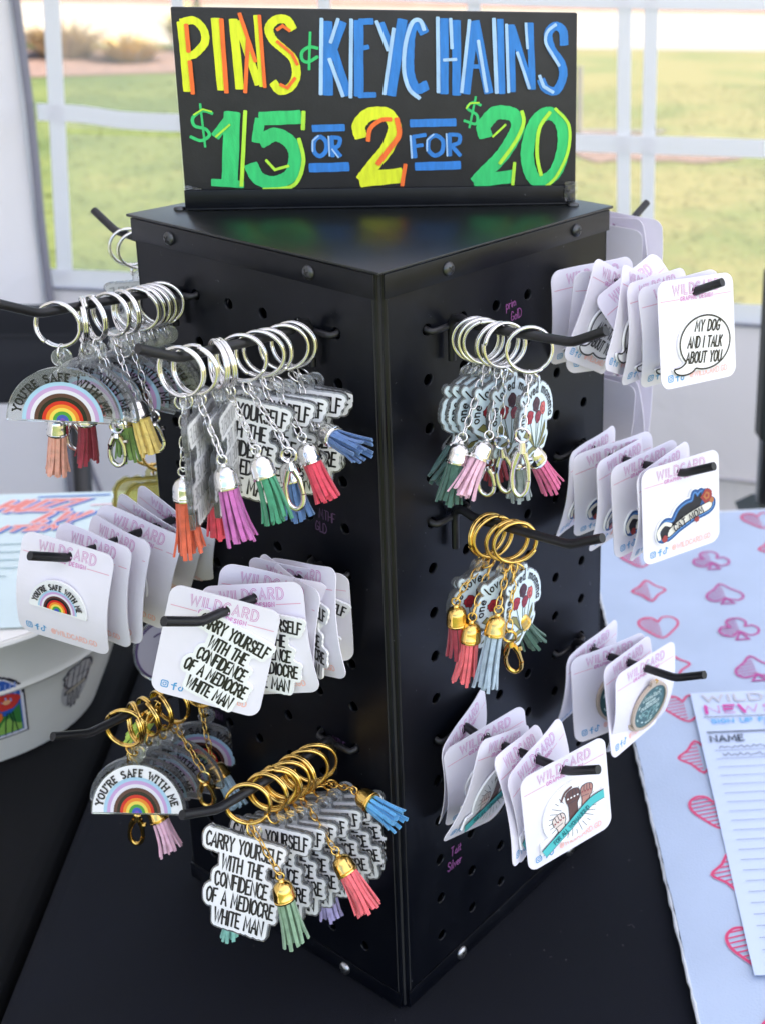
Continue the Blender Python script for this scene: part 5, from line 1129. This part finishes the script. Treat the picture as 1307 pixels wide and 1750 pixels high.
def keychain(h, t, yaw, pit, rol, dx, ry, att, charm=None, label=None, name=None, m=None, group=None):
    i = cnt.get(h, 0); cnt[h] = i + 1
    m = m or ('s' if h in 'ABG' else 'g'); metal = silver if m == 's' else gold
    tas = [a for a in att if a[0] == 't']; kl = [a for a in att if a[0] == 'k']
    if label is None:
        ex = ('with %s tassel' % TN_.get(tas[0][1], tas[0][1])) if tas else ('with lobster clasp' if kl else '')
        label = '%s %s, %s from tip of %s' % (DESC[h][1], ex, ORD[i] if i else 'first', WHERE[h]); label = label.replace(' ,', ',')
        name = DESC[h][0].replace(' ', '_'); group = DESC[h][2]
    P = hookpt(h, t); o = P + ZZ * .0024
    root = thing(name, label, 'keychain', o, group)
    rc = P + ZZ * (.0023 + .0006 - RR + RWr)          # ring rests on the rod
    n = HOOKS[h][1]; ra = ry * .8 + random.uniform(-.22, .22); N = Vector((n.x * math.cos(ra) - n.y * math.sin(ra), n.x * math.sin(ra) + n.y * math.cos(ra), random.uniform(-.06, .06))).normalized()
    X = ZZ.cross(N).normalized(); Y = N.cross(X)
    obj('split_ring', RINGME[m], root, mtx(X, Y, N, rc - o) @ Matrix.Rotation(random.uniform(0, 6), 4, 'Z'))
    bot = rc - ZZ * (RR + .0002)
    X, Y, N = frame(h, yaw, pit, rol); hole = P - ZZ * .0235 + X * dx
    mid = (bot + hole) / 2; dv = (bot - hole).normalized(); sx = N; sn = sx.cross(dv).normalized(); sx = dv.cross(sn)
    obj('jump_ring', JUMPME[m], root, mtx(sx, dv, sn, mid - o))
    if charm is not None:
        a, p = charm; c = obj('charm', a, root, mtx(X, Y, N, hole - o)); obj('artwork', p, c)
    for ty, colr, a, b in att:
        a, b = Vector(a), Vector(b)
        if ty == 't': top = tassel(root, o, a, b, colr, metal, cnt[h] * 31 + ord(h)); top = top + (a - b).normalized() * .003
        else: top = clasp(root, o, a, b, silver if colr == 's' else gold)
        if (top - bot).length > .006: chain(root, o, bot, top, metal)
    return root
for k in KEYCHAINS:
    h = k[0]; c = CH['E1'] if (h == 'E' and not cnt.get('E')) else CH[h] if h in 'AE' else CH['carry'] if h in 'BF' else CH['bouquet']
    keychain(*k, charm=c)
# keychains on the hooks behind
def plain_charm(outline, m, art_m, art):
    q = MB(); q.slab([outline, circle((0, .0), .0018, 14)], -TH, TH, 0, 1); p = MB(); art(p); return q.mesh('charm', [charm_glass, charm_rim] if m is acrylic else [m, m]), p.mesh('artwork', art_m)
glit = mat('gold glitter edge', (.75, .62, .16), .3, .6, bump=.8, bscale=2500)
def yart(p):
    rg = random.Random(1); o = rrect(-.021, -.047, .021, -.003, .008); p.stroke(o + o[:1], .0016, TH + .0001, 0); p.stroke(o + o[:1], .0016, -TH - .0001, 0)
f = lambda X, Y: np.minimum(np.maximum(np.maximum(abs(X) - .0225, abs(Y + .025) - .0235) , np.hypot(np.maximum(abs(X) - .0145, 0), np.maximum(abs(Y + .025) - .0155, 0)) - .008) + .0006 * np.sin(900 * X) * np.sin(800 * Y), np.hypot(X, Y) - .0045)
yc = plain_charm(contour(f, (-.026, -.052, .026, .008), .0008), acrylic_y, [glit], yart)
def mart(p):
    o = arc((0, -.024), .0165, 0, 2 * math.pi, 36, ry=.0205); p.poly([o[:-1]], -TH - .0001, 0, True); p.poly([o[:-1]], TH + .0001, 0); p.stroke(o, .0012, -TH - .0003, 1); p.stroke(o, .0012, TH + .0003, 1)
    for r_ in (.010, .005): p.stroke(arc((0, -.024), r_, 1, 5, 20, ry=r_ * 1.3), .0012, -TH - .0004, 1)
f2 = lambda X, Y: np.minimum((np.hypot(X / .0185, (Y + .024) / .0225) - 1) * .018, np.hypot(X, Y) - .0045)
mc = plain_charm(contour(f2, (-.021, -.05, .021, .008), .0008), acrylic, [mat('mauve print', (.62, .56, .64), .3), mat('violet print', (.13, .08, .2), .3)], mart)
keychain('X', .064, -.5, 0, .1, 0, -.8, [], None, 'silver split ring hanging alone on the hook behind the upper left edge', 'split_ring_keychain', 's')
keychain('X', .056, -.4, 0, .0, 0, -.6, [], CH['carry'], 'silver-ringed keychain almost hidden behind the upper left edge', 'lettering_keychain', 's', 'lettering keychains')
keychain('Y', .062, -.5, 0, .12, 0, -.5, [], yc, 'yellow clear acrylic keychain with gold edge behind the left side of the tower', 'acrylic_keychain', 'g')
keychain('Y', .052, -.6, 0, .05, 0, -.9, [], yc, 'second yellow acrylic keychain, mostly hidden behind the left side', 'acrylic_keychain', 'g')
keychain('V', .066, -.55, 0, .05, 0, -.5, [], mc, 'mauve oval keychain on silver ring behind the left side of the tower', 'oval_keychain', 's')

# ================================================================== pin cards
CW, CHT, HY = .0525, .0555, .0075
def curl(kind):
    fn = [lambda x, y: 0 * x, lambda x, y: -9 * (y - .01) ** 2 * (y < .01), lambda x, y: -5 * x * abs(x) - 6 * (y + .005) ** 2, lambda x, y: 6 * (y + .01) ** 2 * (y < -.01) - 3 * x * x,
            lambda x, y: -11 * (x - .004) ** 2 * (x > .004) - 4 * y * y, lambda x, y: 7 * x * x - .003][kind]
    return lambda x, y: .75 * fn(x, y)
def bendit(q, kind, amp=1.):
    fn = curl(kind); q.xform(lambda x, y, z: (x, y, z + fn(x, y) * amp))
def card_mesh(kind):
    """rounded card, punched near the top, as a fine sheet that can curl; origin in the middle"""
    w2, h2, rc = CW / 2, CHT / 2, .0058; q = MB(); n = 26; hx, hyy, hr = 0, h2 - HY + .0004, .0031
    out = rrect(-w2, -h2, w2, h2, rc, 6); hole = circle((hx, hyy), hr, 16)
    from mathutils.geometry import delaunay_2d_cdt
    pts = []; edges = []
    for lp in (densify(out, .003), hole):
        b = len(pts); pts += lp; edges += [(b + i, b + (i + 1) % len(lp)) for i in range(len(lp))]
    for i in range(-8, 9):
        for j in range(-9, 10):
            x, y = i * .003, j * .003
            if abs(x) < w2 - .002 and abs(y) < h2 - .002 and math.hypot(x - hx, y - hyy) > hr + .0012 and not (abs(x) > w2 - rc - .001 and abs(y) > h2 - rc - .001): pts.append((x, y))
    v, e, f, *_ = delaunay_2d_cdt([Vector(p) for p in pts], edges, [], 0, 1e-6)
    fs = []
    for t in f:
        cx = sum(v[i].x for i in t) / 3; cy = sum(v[i].y for i in t) / 3
        if math.hypot(cx - hx, cy - hyy) < hr * .97: continue
        dx, dy = max(0, abs(cx) - (w2 - rc)), max(0, abs(cy) - (h2 - rc))
        if math.hypot(dx, dy) > rc: continue
        a, b, c = (v[i] for i in t); fs.append(t if (b - a).cross(c - a) > 0 else t[::-1])
    th2 = .00022; q.add([(p.x, p.y, th2) for p in v], fs); q.add([(p.x, p.y, -th2) for p in v], [f_[::-1] for f_ in fs])
    cnt_ = {}
    for t in fs:
        for i in range(3): cnt_[(t[i], t[(i + 1) % 3])] = 1
    k = len(v); q.f += [(b, a, a + k, b + k) for (a, b) in cnt_ if (b, a) not in cnt_]; q.m += [0] * (len(q.f) - len(q.m))
    bendit(q, kind); return q.mesh('card', card_mat)
def card_print(kind):
    q = MB(); h2 = CHT / 2; z = .00034
    st, _ = text('WILDCARD', .0052, .26, fit=.0320); st = at(st, -.0160, h2 - .0078)
    for l in st: q.stroke(l, .00098, z, 0, cap=False)
    for l in st: q.stroke(l, .00040, z + .00008, 4, cap=False)
    st, _ = text('GRAPHIC DESIGN', .0020, .28, fit=.0225); [q.stroke(l, .00042, z, 0) for l in at(st, -.01125, h2 - .0112)]
    for a, b in ((-.0245, -.0122), (.0122, .0245)): q.stroke([(a, h2 - .0104), (b, h2 - .0104)], .00032, z, 1)
    fn = curl(kind); q.xform(lambda x, y, zz: (x, y, zz + fn(x, y))); head = q.mesh('header_print', [pink_hdr, rule_mat, blue_pr, peach_pr, card_mat])
    q = MB(); y = -h2 + .0052
    sqr = rrect(-.0215, y - .0016, -.0183, y + .0016, .0007, 3); q.stroke(sqr + sqr[:1], .0005, z, 2); c = circle((-.0199, y), .0008, 10); q.stroke(c + c[:1], .0004, z, 2); q.disc((-.0190, y + .0010), .00022, z, 2, 6)
    q.stroke([(-.0145, y + .0016), (-.0153, y + .0012), (-.0153, y - .0018)], .00075, z, 2); q.stroke([(-.0165, y + .0003), (-.0143, y + .0003)], .0006, z, 2)
    q.stroke(smooth([(-.0100, y + .0009), (-.0108, y + .0016), (-.0111, y - .0002), (-.0114, y - .0014), (-.0125, y - .0016), (-.0130, y - .0006), (-.0122, y + .0002)], 3), .0006, z, 2); q.stroke([(-.0111, y + .0018), (-.0111, y - .0004)], .0006, z, 2)
    st, _ = text('@WILDCARD.GD', .0029, .2, fit=.0262); [q.stroke(l, .00052, z, 3) for l in at(st, -.0068, y - .0012)]
    fn = curl(kind); q.xform(lambda x, y, zz: (x, y, zz + fn(x, y))); return head, q.mesh('footer_print', [pink_hdr, rule_mat, blue_pr, peach_pr])
CARDME = [card_mesh(k) for k in range(6)]; PRINTME = [card_print(k) for k in range(6)]
PT = .0017      # pins stand this proud of the card
def pin_rainbow():
    q = MB(); cy = -.009; q.slab([contour(lambda X, Y: np.maximum(np.hypot(X, Y - cy) - .0135, cy - .0006 - Y), (-.016, -.012, .016, .006), .0006)], .0006, PT, 0, 1); p = MB(); z = PT + .0001
    p.poly([arc((0, cy), .0128, 0, math.pi, 30)], z, 0); r_ = .0092
    for k, m_ in enumerate((1, 2, 3, 4, 5, 6, 7, 8, 9, 10)):
        p.poly([arc((0, cy + .0002), r_, 0, math.pi, 24)], z + .00005 * (k + 1), 1 + k); r_ -= .00088
    for l in on_arc("YOU'RE SAFE WITH ME", .0022, (0, cy), .0098, math.pi / 2, gap=.26, span=2.66, serif=.13): p.stroke(l, .00055, z + .0006, 12, cap=False)
    for m_ in (q, p): m_.xform(lambda x, y, z: (x * 1.22, y * 1.22, z))
    return q.mesh('pin', [white_print, white_print]), p.mesh('pin_artwork', [white_print] + RB + [ink])
def pin_carry():
    tx = [[(x * math.cos(-.30) - y * math.sin(-.30), x * math.sin(-.30) + y * math.cos(-.30)) for x, y in l] for l in carry_lines(0, .0145, .84)]
    tx = [[(x + .001, y - .0055) for x, y in l] for l in tx]; bb = (-.030, -.030, .032, .026); F_ = lambda X, Y: seg_field(tx, X, Y); q = MB(); q.slab([contour(F_, bb, .0008, .0022)], .0006, PT, 0, 1); p = MB(); p.poly([contour(F_, bb, .0008, .0016)], PT + .0001, 0)
    for l in tx: p.stroke(l, .00098, PT + .0003, 1)
    return q.mesh('pin', [white_print, white_print]), p.mesh('pin_artwork', [white_print, ink])
def pin_dog():
    bub = lambda X, Y: np.minimum(np.hypot((X - .0025) / .0178, (Y + .0045) / .0142) - 1, np.maximum(np.hypot((X + .0125) / .0075, (Y + .0165) / .0035) - 1, -(np.hypot((X + .0185) / .008, (Y + .0105) / .0055) - 1)))
    bb = (-.026, -.026, .024, .014); q = MB(); q.slab([contour(lambda X, Y: bub(X, Y) - .05, bb, .0007)], .0006, PT, 0, 1); o = contour(bub, bb, .0006); p = MB(); p.poly([o], PT + .0001, 0)
    p.stroke([(x * .985, y * .985 - .00008) for x, y in o] + [(o[0][0] * .985, o[0][1] * .985 - .00008)], .0009, PT + .0003, 1)
    for s_, wd, x, y in (('MY DOG', .0170, -.0045, .0020), ('AND I TALK', .0235, -.0100, -.0060), ('ABOUT YOU', .0245, -.0118, -.0138)):
        st, _ = text(s_, .0056, .2, fit=wd); st = [[(a + .16 * b, b) for a, b in l] for l in st]; [p.stroke(l, .00095, PT + .0003, 1) for l in at(st, x, y, R(-5))]
    return q.mesh('pin', [white_print, white_print]), p.mesh('pin_artwork', [white_print, ink])
def pin_cat():
    cat = smooth([(-.0170, -.0130), (-.0185, -.0085), (-.0150, -.0040), (-.0100, -.0050), (-.0060, .0005), (-.0010, .0030), (.0035, .0035), (.0050, .0075), (.0068, .0052), (.0092, .0072), (.0098, .0030), (.0080, -.0010), (.0060, -.0050), (-.0060, -.0095), (-.0170, -.0130)], 4)
    ban = smooth([(-.0135, -.0130), (-.0050, -.0090), (.0040, -.0062), (.0145, -.0045), (.0170, -.0015), (.0150, .0005), (.0040, -.0015), (-.0055, -.0045), (-.0130, -.0085), (-.0135, -.0130)], 3)
    F_ = lambda X, Y: np.minimum(seg_field([cat, ban, [(.0125, .0045), (.0130, .0045)]], X, Y), np.where(np.hypot(X - .0125, Y - .004) < .0045, 0, 1)); bb = (-.025, -.02, .024, .016)
    q = MB(); q.slab([contour(F_, bb, .0007, .0031)], .0006, PT, 0, 1); p = MB(); z = PT + .0001; p.poly([contour(F_, bb, .0006, .0026)], z, 0); p.poly([contour(F_, bb, .0006, .0012)], z + .0001, 1); p.poly([contour(F_, bb, .0006, .0005)], z + .00015, 0)
    p.poly([cat[:-1]], z + .0002, 2); p.poly([ban[:-1]], z + .0003, 3); p.stroke(ban, .0005, z + .0004, 2); p.stroke(smooth([(-.0195, -.0120), (-.0200, -.0080), (-.0160, -.0045), (-.0120, -.0060)], 4), .0022, z + .0003, 3)
    for c, r_, mi in (((.0130, .0045), .0040, 4), ((.0130, .0045), .0022, 5), ((.0130, .0045), .0010, 4), ((-.0160, -.0130), .0020, 4), ((.0060, -.0075), .0018, 4), ((.0165, .0010), .0016, 5)): p.disc(c, r_, z + .0004 + .0001 * (.005 - r_) * 200, mi, 14, wob=.18, seed=3)
    st, _ = text('CAT MOM', .0040, .2, fit=.0205); [p.stroke([(x, y + .33 * x * 0) for x, y in l], .0007, z + .0012, 2) for l in at(st, -.0095, -.0102, R(17))]
    return q.mesh('pin', [white_print, white_print]), p.mesh('pin_artwork', [mat('navy pin blue', (.035, .10, .28), .25), mat('bright pin blue', (.10, .27, .60), .25), mat('pin charcoal', (.02, .02, .025), .25), mat('pin cream', (.78, .75, .66), .25), mat('pin red', (.33, .05, .045), .25), mat('pin amber', (.45, .17, .06), .25)])
def pin_oval():
    c = (.0035, -.0060); q = MB(); q.slab([arc(c, .0150, 0, 2 * math.pi * .98, 44, ry=.0162), arc(c, .0134, 0, 2 * math.pi * .98, 44, ry=.0146)], .0006, PT + .0008, 0); q.box((c[0] - .0028, .0100, .0006), (c[0] + .0006, .0128, PT + .0008), 0); q.box((c[0] + .0004, .0106, .0006), (c[0] + .0030, .0120, PT + .0006), 1)
    p = MB(); p.slab([arc(c, .0135, 0, 2 * math.pi * .98, 40, ry=.0147)], .0006, PT, 0); z = PT + .0002; rg = random.Random(9)
    for k, (s_, wd) in enumerate((('UTERUSES', .0150), ('BEFORE', .0085), ('DUDERUSES', .0160))):
        st, _ = text(s_, .0021 if k != 1 else .0014, .2, fit=wd); [p.stroke(l, .0005, z, 1) for l in at(st, c[0] - wd / 2, c[1] + .0060 - .0030 * k)]
    for k in range(60):
        a = rg.uniform(0, 6.28); r_ = .3 + .6 * rg.random() ** .6; x = c[0] + .0128 * r_ * math.cos(a); y = c[1] + .0138 * r_ * math.sin(a)
        if -.0015 < y - c[1] < .0085 and abs(x - c[0]) < .0088: continue
        p.disc((x, y), rg.uniform(.0004, .0007), z, rg.choice((1, 2, 2)), 8, ry=rg.uniform(.0008, .0016), rot=a)
    for sgn in (-1, 1): p.stroke(smooth([(c[0], c[1] - .010), (c[0], c[1] - .005), (c[0] + sgn * .003, c[1] - .002), (c[0] + sgn * .007, c[1] - .003), (c[0] + sgn * .006, c[1] - .006)], 4), .0007, z, 2)
    return q.mesh('pin', [mat('wooden hoop', (.52, .42, .33), .45), gold]), p.mesh('pin_artwork', [mat('dark teal enamel', (.035, .115, .12), .3), mat('pale mint print', (.55, .68, .64), .4), mat('sea green print', (.22, .40, .38), .4)])
def pin_fists():
    c = (.0, -.0060); F_ = lambda X, Y: np.minimum(np.hypot((X - c[0]) / .0178, (Y - c[1]) / .0165) - 1, np.maximum(abs(Y - (c[1] - .0075 + .28 * X)) - .0032, abs(X - c[0]) - .0205) / .017); bb = (-.024, -.028, .024, .014); q = MB(); q.slab([contour(F_, bb, .0007, .02)], .0006, PT, 0, 1); p = MB(); z = PT + .0001; p.poly([contour(F_, bb, .0007, -.01)], z, 0)
    for k in range(30):
        a = 2 * math.pi * k / 30; r0_, r1_ = .0085 + .002 * (k % 3), .0150; p.stroke([(c[0] + r0_ * math.cos(a), c[1] - .001 + r0_ * .9 * math.sin(a)), (c[0] + r1_ * math.cos(a), c[1] - .001 + r1_ * .92 * math.sin(a))], .0003, z + .0001, 1)
    def fist(x, y, s_, mi, rot, nails):
        g = [(-.0022, -.010), (-.0024, -.003), (-.0036, .0005), (-.0034, .0036), (-.0010, .0048), (.0022, .0044), (.0036, .0026), (.0034, -.0008), (.0022, -.0030), (.0024, -.010)]
        T = lambda a, b: (x + s_ * (a * math.cos(rot) - b * math.sin(rot)), y + s_ * (a * math.sin(rot) + b * math.cos(rot))); pl = smooth([T(*k) for k in g], 3)
        p.poly([pl], z + .0002, mi); p.stroke(pl, .0004, z + .0003, 1)
        for k in range(3): p.stroke([T(-.0018 + .0017 * k, .0042), T(-.0016 + .0017 * k, .0014)], .0004, z + .0003, 1)
        for k in range(4): p.disc(T(-.0026 + .0017 * k, .0010), .00055, z + .0004, nails, 8)
        p.stroke([T(-.0030, -.0006), T(.0012, -.0004)], .0011, z + .0004, mi); p.stroke([T(-.0030, -.0013), T(.0012, -.0012)], .0003, z + .00045, 1)
    fist(-.0085, -.0085, 1.05, 2, R(12), 5); fist(.0005, .0010, 1.2, 3, R(-2), 0); fist(.0090, .0005, 1.05, 4, R(-10), 5)
    p.stroke(smooth([(-.0065, .0030), (-.0040, .0068), (.0, .0082)], 4), .0012, z + .0003, 3)
    rb = smooth([(-.0195, -.0215), (-.0120, -.0178), (-.0040, -.0140), (.0050, -.0090), (.0120, -.0060), (.0195, -.0055)], 4); p.stroke(rb, .0056, z + .0006, 1, cap=False); p.stroke(rb, .0048, z + .0007, 6, cap=False)
    st, _ = text('FOR ALL WOMANKIND', .0026, .2, fit=.0245); [p.stroke(l, .00045, z + .0009, 7) for l in at(st, -.0125, -.0196, R(25))]
    return q.mesh('pin', [white_print, white_print]), p.mesh('pin_artwork', [white_print, mat('pin line', (.06, .05, .06), .3), mat('pale skin print', (.78, .66, .60), .3), mat('brown skin print', (.13, .065, .055), .3), mat('rosy skin print', (.46, .24, .2), .3), mat('nail print', (.30, .06, .07), .3), mat('teal ribbon print', (.08, .50, .50), .3), mat('ribbon letters', (.01, .13, .14), .3)])
PINS = {'C': pin_rainbow(), 'D': pin_carry(), 'H': pin_dog(), 'J': pin_cat(), 'K': pin_oval(), 'L': pin_fists()}
PN = {'C': ('rainbow pin', "hook at the left"), 'D': ('black-on-white lettering pin', 'middle hook near the front edge'), 'H': ('speech bubble pin', 'upper right hook'), 'J': ('black cat pin', 'right hook below the speech bubbles'), 'K': ('dark teal oval pin', 'lower right hook'), 'L': ('raised fists pin', "right face's bottom hook")}
CURLS = {'C': [1, 2, 4, 2, 3, 4], 'D': [0, 1, 2, 4, 2, 3], 'H': [0, 1, 1, 4, 2, 4, 3, 2], 'J': [0, 1, 0, 1, 2, 2], 'K': [1, 0, 3, 2], 'L': [0, 2, 2, 1, 1, 2]}
PINPOS = {'C': (-.001, .0025), 'D': (.0015, -.001), 'H': (.0012, -.002), 'J': (.003, -.0015), 'K': (0, 0), 'L': (.002, .0015)}
def pin_card(h, i, t, yaw, pit, rol, cur, label, pin=True):
    X, Y, N = frame(h, yaw, pit, rol); P = hookpt(h, t); hole = P - ZZ * .0004
    o = hole - Y * (CHT / 2 - HY + .0004 - .0006); root = thing('pin_card', label, 'pin card', o, 'pin cards on the tower'); M = mtx(X, Y, N, Vector())
    c = obj('card', CARDME[cur], root, M); obj('header_print', PRINTME[cur][0], c); obj('footer_print', PRINTME[cur][1], c)
    if pin:
        fn = curl(cur); px, py = PINPOS[h]; e = .006
        sx = (fn(px + e, py - .006) - fn(px - e, py - .006)) / (2 * e); sy = (fn(px, py) - fn(px, py - .012)) / .012
        PX = Vector((1, 0, sx)).normalized(); PN_ = Vector((-sx, -sy, 1)).normalized(); PY = PN_.cross(PX)
        zz = max(fn(px + a, py + b) - sx * a - sy * b for a in (-.017, -.009, 0, .009, .017) for b in (-.018, -.012, -.006, 0, .008))
        A, p = PINS[h]; pn = obj('pin', A, root, M @ mtx(PX, PY, PN_, Vector((px, py, zz)) - PN_ * .0002)); obj('pin_artwork', p, pn)
    return root
for h, L in CARDS.items():
    for i, (t, yaw, pit, rol) in enumerate(L):
        nm, wh = PN[h]; lab = 'white card with %s, %s' % (nm, 'frontmost of the cards on its hook' if i == 0 else ORD[i] + ' card from the tip of its hook')
        pit = max(-.3, min(.3, pit)); pin_card(h, i, t, yaw, pit, rol, CURLS[h][i], lab)
for h, L, wh in (('P', ((.072, .10, .02, .05, 2), (.060, -.15, 0, -.12, 4), (.048, .2, 0, .1, 2)), 'upper right hook behind the tower'), ('Q', ((.066, .12, .0, .06, 4), (.056, -.1, 0, -.1, 2), (.046, .1, 0, .05, 1)), 'second hook behind the right edge')):
    for i, (t, yaw, pit, rol, cu_) in enumerate(L):
        pin_card(h, i, t, yaw, pit, rol, cu_, 'card seen from the back, %s on the %s' % (('outermost', 'middle one', 'innermost')[i], wh), False)
